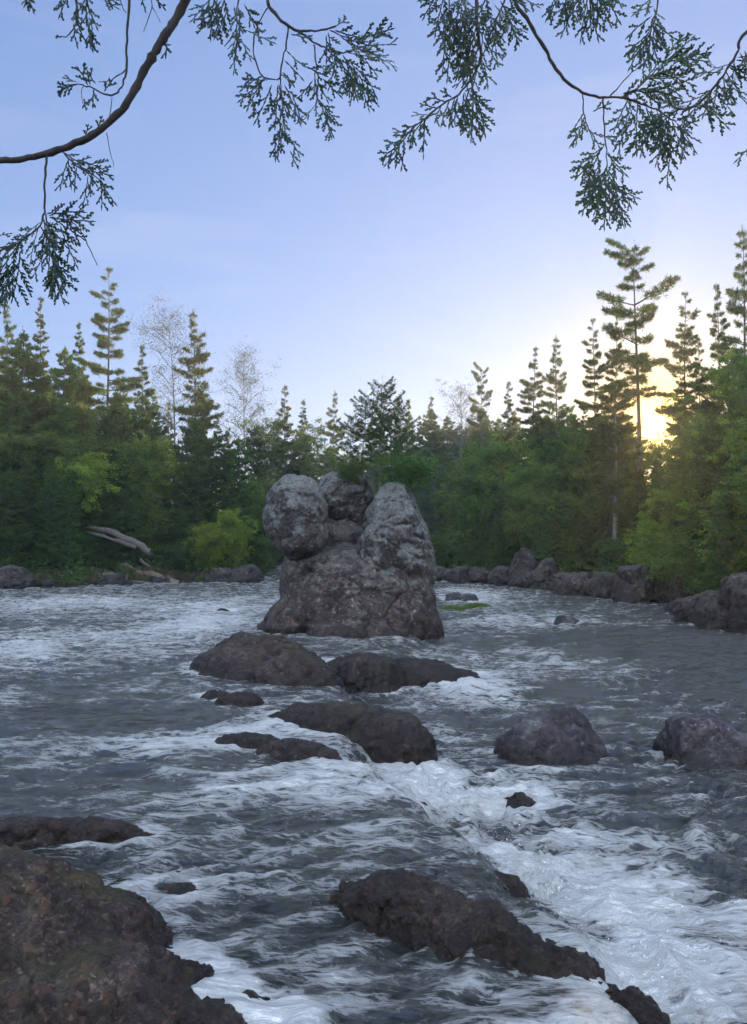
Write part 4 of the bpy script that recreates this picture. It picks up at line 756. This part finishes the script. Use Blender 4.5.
# ------------------------------------------------------------------ near cedar boughs
class Flat:
    def __init__(s): s.v = []; s.t = []
    def leaf(s, a, b, w, n, t):
        d = b - a; L = np.linalg.norm(d) + 1e-9; sd = np.cross(d / L, n); sd /= np.linalg.norm(sd) + 1e-9; m = a + d * .55
        s.v += [a, m + sd * w * .5, b, m - sd * w * .5]; s.t += [t] * 4
    def mesh(s, name):
        v = np.array(s.v); return mesh_np(name, v, np.arange(len(v)).reshape(-1, 4), 4, smooth=False, attrs={'tint': s.t})
class Bough:
    def __init__(s, label, D, seed, group='cedar boughs hanging overhead'):
        s.D = D; s.T = Tubes(); s.Fl = Flat(); s.r = np.random.default_rng(seed); s.label = label; s.base = None; s.group = group
    def P(s, px, py, dz=0): return at(px, py, s.D + dz)
    def twig(s, pts, w0, w1, sub=5):
        """pts = pixel polyline (x, y[, depth offset]); widths in px"""
        P = np.array([s.P(p[0], p[1], p[2] if len(p) > 2 else 0) for p in pts])
        if s.base is None: s.base = P[0].copy()
        n = (len(P) - 1) * sub + 1; t = np.linspace(0, len(P) - 1, n); Q = []
        for q in t:     # catmull-rom
            i = min(int(q), len(P) - 2); f = q - i; p0 = P[max(i - 1, 0)]; p1 = P[i]; p2 = P[i + 1]; p3 = P[min(i + 2, len(P) - 1)]
            Q.append(.5 * ((2 * p1) + (-p0 + p2) * f + (2 * p0 - 5 * p1 + 4 * p2 - p3) * f * f + (-p0 + 3 * p1 - 3 * p2 + p3) * f ** 3))
        Q = np.array(Q); Q += s.r.normal(size=Q.shape) * .0012
        k = s.D / F; rad = np.linspace(w0, w1, n) * .5 * k * (1 + .10 * s.r.normal(size=n)); s.T.add(Q, rad, 8 if w0 > 4 else 5)
    def spray(s, px, py, ang, L, wide=.40, dz=0, order=2):
        """flat fern-like fan; ang in picture degrees (0 right, 90 down), L px"""
        if order == 2 and s.r.uniform() < .30 and L > 17: s.spray(px + s.r.uniform(-3, 3), py + s.r.uniform(-3, 3), ang + s.r.uniform(-22, 22), L * s.r.uniform(.55, .95), wide, dz + s.r.uniform(-.07, .07), 1.5)
        order = 2; k = s.D / F; r = s.r; a = R(ang); o = s.P(px, py, dz)
        d = np.array([math.cos(a), r.uniform(-.45, .45), -math.sin(a)]); d /= np.linalg.norm(d)
        n = np.array([r.normal() * .35, 1.0, r.normal() * .35]); n -= d * (n @ d); n /= np.linalg.norm(n); e = np.cross(d, n)
        Lm = L * k; T0 = np.clip(.45 + .25 * r.normal(), 0, 1); bend = r.uniform(-.18, .18)
        def rach(o, d, e, Lm, wd, lvl):
            m = max(4, int(Lm / (.0160 if lvl == 2 else .0062))); pts = []
            for i in range(m + 1):
                t = i / m; pts.append(o + d * Lm * t + e * bend * Lm * t * t + np.array([0, 0, -.06 * Lm * t * t]))
            for i in range(m): s.Fl.leaf(pts[i], pts[i + 1] + (pts[i + 1] - pts[i]) * .35, .0050 if lvl == 2 else .0060, n, T0)
            for i in range(1, m):
                t = i / m; sd = 1 if i % 2 else -1
                bl = Lm * wd * (math.sin(math.pi * min(1, .28 + .70 * t)) ** .8 + .10) * r.uniform(.65, 1.15)
                an = R(36) if lvl == 2 else R(27)
                dd = d * math.cos(an) + e * sd * math.sin(an) + n * r.normal() * .10; dd /= np.linalg.norm(dd)
                if r.uniform() < .06: continue
                if lvl > 1 and bl > .014: rach(pts[i], dd, np.cross(dd, n), bl * 1.05, .30, lvl - 1)
                else: s.Fl.leaf(pts[i], pts[i] + dd * min(max(bl, .007), .019) * r.uniform(.8, 1.25), .0068, n, np.clip(T0 + r.normal() * .1, 0, 1))
        rach(o, d, e, Lm, wide, order)
        s.Fl.leaf(o, o + d * Lm * .3, .004, n, T0)
    def along(s, pts, n, L, a0, a1, side=35, wide=.36):
        """sprays leaving a twig alternately"""
        P = np.array([(p[0], p[1]) for p in pts], float); t = np.linspace(.08, 1, n)
        for i, q in enumerate(t):
            u = q * (len(P) - 1); k = min(int(u), len(P) - 2); p = P[k] + (P[k + 1] - P[k]) * (u - k)
            a = a0 + (a1 - a0) * q + (side if i % 2 else -side) * (1 - q * .7) + s.r.uniform(-12, 12)
            s.spray(p[0], p[1], a, L * s.r.uniform(.75, 1.2), wide, s.r.uniform(-.06, .06))
    def done(s):
        b = s.base; o = empty('cedar_bough', b, s.label, 'tree branch', s.group)
        for V in s.T.v: V -= b
        obj('branch', s.T.mesh('branch'), M['twig'], o)
        if s.Fl.v:
            s.Fl.v = [p - b for p in s.Fl.v]; obj('foliage', s.Fl.mesh('foliage'), M['nearcedar'], o)
EX = -420   # boughs run on upward out of the picture by this much (px)
# 1 thick limb, upper left
B = Bough('thick bare cedar limb curving across the upper left corner, with hanging sprigs', 2.3, 1)
B.twig([(330, EX, -.5), (235, -140, -.2), (187, -4), (165, 35), (147, 65), (125, 105), (92, 135), (45, 154), (0, 161), (-60, 164), (-160, 190, .1)], 11, 4.5, 8)
B.twig([(47, 155), (45, 180), (45, 213)], 2.6, 2.0)
B.twig([(45, 213), (38, 228), (18, 243), (-6, 252), (-25, 256)], 2.0, 1.2); B.twig([(46, 214), (48, 240), (55, 268)], 1.6, .9); B.twig([(50, 218), (72, 222), (86, 240), (97, 266)], 1.5, .8)
B.along([(45, 213), (38, 228), (18, 243), (-6, 252)], 9, 42, 110, 150, 30); B.along([(46, 216), (48, 240), (55, 265)], 7, 36, 95, 85, 30); B.spray(48, 216, -18, 38); B.spray(50, 218, 5, 44); B.spray(52, 218, 30, 36); B.spray(40, 225, 60, 42); B.spray(60, 225, 75, 42); B.spray(52, 250, 75, 46, .5); B.spray(58, 262, 95, 36, .5); B.spray(20, 250, 100, 50, .5); B.spray(14, 262, 120, 48, .5); B.spray(0, 262, 100, 44); B.spray(10, 275, 105, 36)
B.twig([(62, 150), (75, 165), (98, 178), (108, 195)], 1.8, .8); B.along([(62, 150), (75, 165), (98, 178)], 7, 30, 75, 60, 40); B.spray(100, 180, 85, 26, .55); B.spray(75, 160, 10, 36); B.spray(84, 170, 0, 28); B.spray(68, 160, 105, 32); B.spray(88, 175, 100, 30); B.twig([(106, 132), (110, 150), (114, 168)], 1.0, .6)
B.spray(85, 138, -80, 16); B.spray(97, 130, -70, 16); B.twig([(108, 122), (112, 98)], 1.0, .8); B.twig([(163, 40), (165, 46), (170, 52)], 1.2, 1); B.spray(164, 42, 65, 18, .5); B.spray(166, 44, 80, 15, .5)
B.spray(-2, 236, -10, 16); B.done()
# 2 thin twig hanging left of it
B = Bough('thin twig hanging with a few tufts inside the curve of the thick limb', 2.15, 2)
B.twig([(150, EX, -.4), (132, -60), (129, 0), (127, 40), (126, 72), (120, 90), (108, 95), (92, 88), (78, 84), (62, 86)], 3.4, 1.0)
B.twig([(125, 70), (112, 80), (98, 82)], 1.3, .8); B.twig([(82, 84), (82, 96), (84, 106)], 1, .6); B.spray(78, 84, 175, 22, .5); B.spray(88, 86, -110, 20, .6); B.spray(96, 84, -130, 20, .5); B.spray(104, 92, -60, 15, .6); B.spray(84, 98, 85, 12, .5); B.spray(94, 88, 100, 18); B.spray(72, 85, 150, 16, .5); B.done()
B = Bough('drooping cedar sprig at the very top left, left of the thin twig', 2.1, 3)
B.twig([(60, EX, -.4), (70, -60), (76, 0), (76, 22), (70, 34), (60, 37)], 2.6, .9); B.twig([(84, -10), (88, 20), (91, 44)], 1.6, .8)
B.along([(84, -12), (88, 10), (90, 28)], 7, 24, 95, 85, 35); B.spray(74, 22, 90, 26, .3); B.spray(62, 37, 175, 6, .5); B.spray(92, -8, 30, 30, .5); B.spray(98, -10, 40, 30, .5); B.spray(70, -8, 130, 26); B.spray(66, -6, 120, 20); B.spray(88, 26, 88, 22, .6); B.spray(76, -5, 80, 30); B.spray(26, -8, 70, 20); B.spray(30, -8, 110, 20)
B.twig([(20, EX, -.4), (24, -30), (27, 0), (28, 10)], 2, .8)
B.twig([(118, -20), (122, 6), (127, 13)], 1.2, .7); B.twig([(146, -12), (152, 6), (144, 32)], 1.4, .7); B.twig([(152, 6), (160, 22)], 1.0, .6); B.spray(140, -10, 80, 20, .3); B.spray(150, -8, 40, 22, .3); B.done()
# 3 upper centre-left
B = Bough('forked cedar bough with drooping fans at the top, left of centre', 2.2, 4)
B.twig([(250, EX, -.4), (258, -100), (266, -8), (272, 10), (288, 26), (304, 31), (322, 30), (336, 26)], 4.4, 1.6)
B.twig([(288, 26), (302, 34), (316, 44), (330, 50), (346, 52), (360, 48)], 2.4, 1.2); B.twig([(288, 26), (286, 45), (281, 66), (279, 78), (266, 78), (258, 68), (253, 48), (256, 30), (268, 6)], 2.0, 1.4)
B.twig([(314, 44), (316, 64), (315, 80), (318, 100)], 1.7, 1.0); B.twig([(280, 78), (282, 95), (283, 120)], 1.5, .9); B.twig([(330, 30), (342, 36), (352, 40)], 1.5, 1)
B.twig([(236, -60), (238, 0), (240, 25), (238, 45)], 2.2, 1.2)
for q in [(226, -6, 110, 42), (216, -6, 105, 44), (236, 6, 80, 40), (240, 22, 95, 38), (238, 36, 98, 36), (246, 30, 30, 34), (228, 6, 100, 34), (212, -4, 120, 36), (244, 4, 60, 30), (222, 0, 125, 36), (240, 38, 60, 24),
          (266, 78, 140, 36), (268, 80, 165, 26), (272, 84, 115, 40), (278, 84, 95, 42), (284, 84, 60, 40), (282, 108, 100, 34), (283, 118, 85, 40), (281, 122, 100, 32), (288, 136, 50, 22), (290, 150, 70, 20), (276, 136, 100, 22), (262, 82, 120, 34), (292, 96, 65, 32),
          (286, 50, 50, 26), (284, 60, 40, 26), (282, 72, 40, 20), (290, 34, 20, 24), (305, 66, 20, 24), (316, 78, 60, 26), (313, 80, 130, 22), (318, 76, 90, 26), (322, 78, 40, 26), (319, 100, 120, 34), (320, 100, 75, 42), (325, 108, 85, 34), (316, 64, 40, 24),
          (350, 48, 0, 48), (346, 44, -22, 48), (344, 50, 20, 50), (342, 54, 55, 46), (345, 58, 75, 46), (350, 60, 60, 50), (352, 66, 90, 40), (356, 40, -8, 40), (338, 50, 100, 40), (336, 26, -45, 18), (334, 30, 10, 30), (328, 32, 80, 34), (360, 70, 50, 34), (325, 48, 30, 30), (340, 36, 30, 50), (348, 72, 100, 28), (366, 52, 15, 34)]: B.spray(*q)
B.done()
# 4 centre
B = Bough('dense cedar bough hanging top centre with a long sprig pointing lower left', 2.2, 5)
B.twig([(470, EX, -.4), (474, -100), (476, -10), (478, 30), (481, 58), (476, 70), (471, 80), (458, 94), (440, 106), (425, 118), (408, 134), (396, 150)], 4.0, 1.0)
B.twig([(471, 80), (476, 100), (478, 122)], 1.6, .8); B.twig([(500, -40), (505, -4), (496, 20), (486, 48), (480, 62)], 2, 1.2); B.twig([(446, -30), (450, 10), (456, 40)], 1.8, 1)
B.along([(455, 96), (440, 106), (425, 118), (408, 134), (396, 148)], 14, 24, 160, 135, 32, .5)
B.spray(425, 120, 95, 36, .25); B.spray(455, 98, 110, 30, .3)
for q in [(452, 98, 215, 14), (400, 145, 110, 22), (404, 142, 90, 26), (472, 84, 85, 54), (474, 90, 95, 50), (470, 88, 110, 42), (476, 96, 75, 44), (458, 96, 105, 34), (464, 92, 95, 30), (480, 55, 100, 42), (478, 50, 115, 42), (482, 60, 70, 30),
          (446, -8, 110, 46), (450, 10, 100, 50), (446, 30, 95, 40), (452, 40, 100, 38), (460, -10, 95, 52), (466, 4, 100, 50), (470, 20, 95, 46), (478, 0, 90, 50), (486, -4, 80, 52), (494, 4, 65, 46), (500, 0, 50, 44), (504, 6, 65, 38), (490, 20, 70, 42), (484, 34, 75, 38), (474, 36, 110, 42), (464, 30, 110, 42), (456, 20, 80, 44), (440, -10, 130, 30), (500, -8, 20, 34), (510, -6, 30, 36), (488, -8, 110, 48), (476, 12, 70, 44), (458, -6, 75, 44), (470, 48, 100, 34), (462, 50, 95, 30), (435, -8, 150, 26), (496, 16, 95, 36), (444, 8, 92, 44)]: B.spray(*q)
B.done()
# 5 right main twig
B = Bough('long arching cedar twig at upper right carrying several hanging fans', 2.25, 6)
B.twig([(480, EX, -.4), (498, -120), (514, -6), (526, 18), (544, 48), (560, 74), (582, 92), (604, 97), (626, 98), (642, 104), (660, 112), (676, 122)], 4.4, 1.4)
B.twig([(583, 93), (584, 114), (590, 132), (595, 150)], 1.5, 1.0); B.twig([(603, 97), (604, 124), (606, 150), (608, 176)], 2.0, 1.0); B.twig([(610, 96), (628, 76), (645, 62)], 1.5, .8); B.twig([(618, 98), (640, 86), (660, 66), (676, 46)], 1.6, .8)
for q in [(584, 112, 120, 34), (588, 124, 140, 26), (592, 112, -20, 20), (588, 128, 60, 26), (600, 134, 30, 24), (604, 146, 130, 40), (600, 150, 110, 36), (606, 152, 60, 34), (608, 164, 115, 54), (608, 170, 60, 38), (608, 176, 90, 50), (604, 174, 105, 48), (612, 180, 70, 46), (602, 160, 120, 50), (616, 188, 85, 40), (606, 186, 95, 44), (596, 172, 110, 44), (610, 184, 45, 34), (620, 178, 70, 34), (600, 188, 100, 34), (612, 196, 80, 34),
          (632, 100, 105, 50), (638, 102, 95, 52), (646, 106, 85, 46), (652, 108, 105, 50), (628, 100, 120, 40), (660, 112, 95, 44), (666, 114, 80, 46), (672, 120, 75, 40), (676, 122, 60, 40), (670, 116, 105, 46), (664, 112, 125, 40), (680, 126, 90, 34), (656, 106, 75, 50), (676, 118, 20, 22), (672, 150, 105, 36),
          (622, 94, -25, 44), (640, 88, 20, 40), (646, 78, 15, 40), (650, 76, -10, 48), (660, 66, -35, 42), (664, 60, -60, 36), (668, 58, 10, 40), (656, 72, 25, 42), (640, 84, -45, 40), (676, 44, -45, 20), (630, 90, 5, 44), (664, 64, -15, 46), (646, 62, -50, 14), (616, 96, 10, 36), (660, 78, 40, 34)]: B.spray(*q)
B.done()
B = Bough('small cedar fans hanging from the top edge right of centre', 2.1, 7)
B.twig([(575, EX, -.4), (588, -80), (590, -5), (592, 12)], 2.4, 1); B.twig([(588, -60), (562, -20), (556, 4)], 1.6, .8); B.twig([(590, -60), (612, -20), (614, 0)], 1.6, .8)
for q in [(556, -8, 105, 28), (562, -8, 125, 26), (582, -8, 120, 44), (588, -4, 100, 40), (592, -6, 85, 42), (596, -6, 70, 38), (578, -6, 135, 38), (604, -8, 60, 34), (614, -10, 80, 24), (610, -10, 110, 24), (566, -8, 90, 22), (598, 0, 110, 30), (572, -8, 110, 30)]: B.spray(*q)
B.done()
B = Bough('narrow cedar fan hanging from the top edge above the arching twig', 2.1, 8)
B.twig([(680, EX, -.4), (668, -80), (658, 0), (652, 24), (648, 46)], 2.4, .9)
for q in [(656, -6, 140, 30), (654, 6, 150, 28), (652, 16, 150, 30), (652, 18, 95, 42), (650, 30, 120, 40), (654, 22, 60, 34), (650, 36, 95, 34), (646, 40, 110, 36), (656, 10, 100, 40), (648, 34, 140, 30), (652, 36, 70, 26)]: B.spray(*q)
B.done()
B = Bough('bushy cedar bough entering from the upper right edge', 2.15, 9)
B.twig([(1050, -200, -.4), (850, -60), (750, 28), (738, 52), (725, 72), (710, 92), (692, 108), (676, 108), (668, 102)], 4.0, 1.2); B.twig([(725, 72), (735, 85), (748, 106), (765, 130)], 1.2, .8)
for q in [(730, 64, 165, 34), (722, 72, 190, 28), (735, 60, 10, 34), (728, 66, 30, 34), (722, 76, 60, 34), (718, 84, 100, 38), (712, 90, 110, 34), (716, 84, 60, 30), (704, 98, 80, 28), (706, 94, 150, 30), (698, 104, 40, 40), (694, 106, 170, 26), (690, 108, 110, 22), (682, 108, 150, 22), (672, 106, 200, 20), (712, 92, 20, 34), (734, 60, 90, 40), (740, 52, 60, 34), (700, 102, 130, 28), (745, 50, 100, 34), (722, 80, 135, 34), (690, 108, 200, 30), (756, 140, 130, 26), (758, 150, 160, 14)]: B.spray(*q)
B.done()

# ------------------------------------------------------------------ light, sky, air
SUN_AZ = math.atan((653 - CX) / F); r0 = ray(653, 422); r0 = r0 / np.linalg.norm(r0); SUN_EL = math.asin(r0[2]); SUN_AZ = math.atan2(r0[0], r0[1])
sl = bpy.data.lights.new('sun', 'SUN'); sl.energy = 3.0; sl.angle = R(.5); sl.color = (1.0, .66, .32)
so = bpy.data.objects.new('sun', sl); C.objects.link(so); so.rotation_euler = Vector([float(q) for q in r0]).to_track_quat('Z', 'Y').to_euler(); so.location = (0, 0, 60)
w = bpy.data.worlds.new('World'); bpy.context.scene.world = w; w.use_nodes = True; nt = w.node_tree; L = nt.links.new
bg = nt.nodes['Background']; sky = N(nt, 'ShaderNodeTexSky', sky_type='NISHITA', sun_disc=False, sun_elevation=SUN_EL, sun_rotation=SUN_AZ, air_density=1.0, dust_density=.4, ozone_density=4.0, altitude=100)
tc = N(nt, 'ShaderNodeTexCoord'); mp = N(nt, 'ShaderNodeMapping'); mp.inputs['Scale'].default_value = (1.2, 1.2, 9); L(tc.outputs['Generated'], mp.inputs['Vector'])
cn = N(nt, 'ShaderNodeTexNoise', _Scale=2.2, _Detail=6.0, _Roughness=.55); L(mp.outputs[0], cn.inputs['Vector'])
cr = ramp(nt, [(.54, (0, 0, 0)), (.80, (.12, .12, .12))]); L(cn.outputs[0], cr.inputs[0])
gm = N(nt, 'ShaderNodeGamma'); gm.inputs[1].default_value = .42; L(sky.outputs[0], gm.inputs[0])
hs = N(nt, 'ShaderNodeHueSaturation', _Saturation=1.22); hs.inputs['Hue'].default_value = .518; L(gm.outputs[0], hs.inputs['Color'])
tn = mix(nt, hs.outputs[0], (.62, .68, .82), 1.0, 'MULTIPLY')
cm = mix(nt, tn, (2.0, 1.8, 1.7), cr.outputs[0])
# unseen broken cloud overhead and behind the viewer, added as fill for the shade
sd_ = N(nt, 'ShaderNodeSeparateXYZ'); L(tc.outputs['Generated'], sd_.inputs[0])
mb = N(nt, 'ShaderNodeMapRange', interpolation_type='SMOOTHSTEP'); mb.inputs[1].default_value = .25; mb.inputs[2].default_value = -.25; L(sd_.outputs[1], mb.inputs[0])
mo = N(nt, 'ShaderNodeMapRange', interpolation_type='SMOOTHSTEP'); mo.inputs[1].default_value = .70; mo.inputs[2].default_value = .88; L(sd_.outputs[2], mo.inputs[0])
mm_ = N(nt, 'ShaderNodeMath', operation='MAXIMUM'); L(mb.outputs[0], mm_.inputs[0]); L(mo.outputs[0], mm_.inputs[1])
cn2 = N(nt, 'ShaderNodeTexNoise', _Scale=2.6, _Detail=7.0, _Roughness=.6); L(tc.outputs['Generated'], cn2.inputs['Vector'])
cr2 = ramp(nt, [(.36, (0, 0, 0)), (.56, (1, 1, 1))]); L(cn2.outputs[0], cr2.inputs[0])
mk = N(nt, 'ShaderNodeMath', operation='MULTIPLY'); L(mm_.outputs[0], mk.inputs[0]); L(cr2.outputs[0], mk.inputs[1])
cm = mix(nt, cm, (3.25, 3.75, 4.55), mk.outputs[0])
# the sun's disc and its warm aureole belong to the sky
nv = N(nt, 'ShaderNodeVectorMath', operation='NORMALIZE'); L(tc.outputs['Generated'], nv.inputs[0])
dt = N(nt, 'ShaderNodeVectorMath', operation='DOT_PRODUCT'); dt.inputs[1].default_value = tuple(float(q) for q in r0); L(nv.outputs[0], dt.inputs[0])
dc = N(nt, 'ShaderNodeMapRange', interpolation_type='SMOOTHSTEP'); dc.inputs[1].default_value = math.cos(R(.42)); dc.inputs[2].default_value = math.cos(R(.22)); L(dt.outputs['Value'], dc.inputs[0])
def aur(p, k, col, prev):
    pw = N(nt, 'ShaderNodeMath', operation='POWER'); pw.inputs[1].default_value = p; mx_ = N(nt, 'ShaderNodeMath', operation='MAXIMUM'); mx_.inputs[1].default_value = 0; L(dt.outputs['Value'], mx_.inputs[0]); L(mx_.outputs[0], pw.inputs[0])
    ml = N(nt, 'ShaderNodeMath', operation='MULTIPLY'); ml.inputs[1].default_value = k; L(pw.outputs[0], ml.inputs[0])
    return mix(nt, prev, mix(nt, (0, 0, 0), col, ml.outputs[0]), 1.0, 'ADD')
pw_ = N(nt, 'ShaderNodeMath', operation='POWER'); pw_.inputs[1].default_value = 200; mq = N(nt, 'ShaderNodeMath', operation='MAXIMUM'); mq.inputs[1].default_value = 0; L(dt.outputs['Value'], mq.inputs[0]); L(mq.outputs[0], pw_.inputs[0])
cm = mix(nt, cm, (2.25, 1.62, .80), pw_.outputs[0])
c1 = aur(600, 1.0, (1.6, .7, .0), cm); c1 = aur(3500, 1.0, (8, 4.0, .6), c1)
sdm = mix(nt, (0, 0, 0), (420, 320, 170), dc.outputs[0])
c1 = mix(nt, c1, sdm, 1.0, 'ADD')
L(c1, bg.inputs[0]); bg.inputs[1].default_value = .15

HAZE = True
if HAZE:
    bm = bmesh.new(); bmesh.ops.create_cube(bm, size=1, matrix=Matrix.Translation((0, 0, 0))); me = bpy.data.meshes.new('haze'); bm.to_mesh(me); bm.free()
    m = bpy.data.materials.new('haze'); m.use_nodes = True; nt = m.node_tree; nt.nodes.remove(nt.nodes['Principled BSDF'])
    pv = N(nt, 'ShaderNodeVolumePrincipled'); pv.inputs['Density'].default_value = .0009; pv.inputs['Color'].default_value = (.85, .9, 1, 1); pv.inputs['Anisotropy'].default_value = .5
    nt.links.new(pv.outputs[0], nt.nodes['Material Output'].inputs['Volume'])
    zmin = float(Z.min()) - 1
    hb = obj('haze', me, m, None, (0, 0, (zmin + 24) / 2)); hb.scale = (2300, 2900, 24 - zmin)
    hb.scale = (2400, 3000, 24 - zmin)
    tag(hb, 'thin misty air over the river', 'haze', kind='stuff')

sc = bpy.context.scene
sc.view_settings.view_transform = 'Standard'; sc.view_settings.look = 'None'; sc.view_settings.gamma = 1; sc.view_settings.exposure = 2.05
sc.view_settings.use_curve_mapping = False
sc.cycles.use_denoising = True
sc.cycles.use_adaptive_sampling = True; sc.cycles.adaptive_threshold = .03
sc.cycles.max_bounces = 4; sc.cycles.diffuse_bounces = 2; sc.cycles.glossy_bounces = 2; sc.cycles.transmission_bounces = 2; sc.cycles.volume_bounces = 0
sc.cycles.sample_clamp_indirect = 4
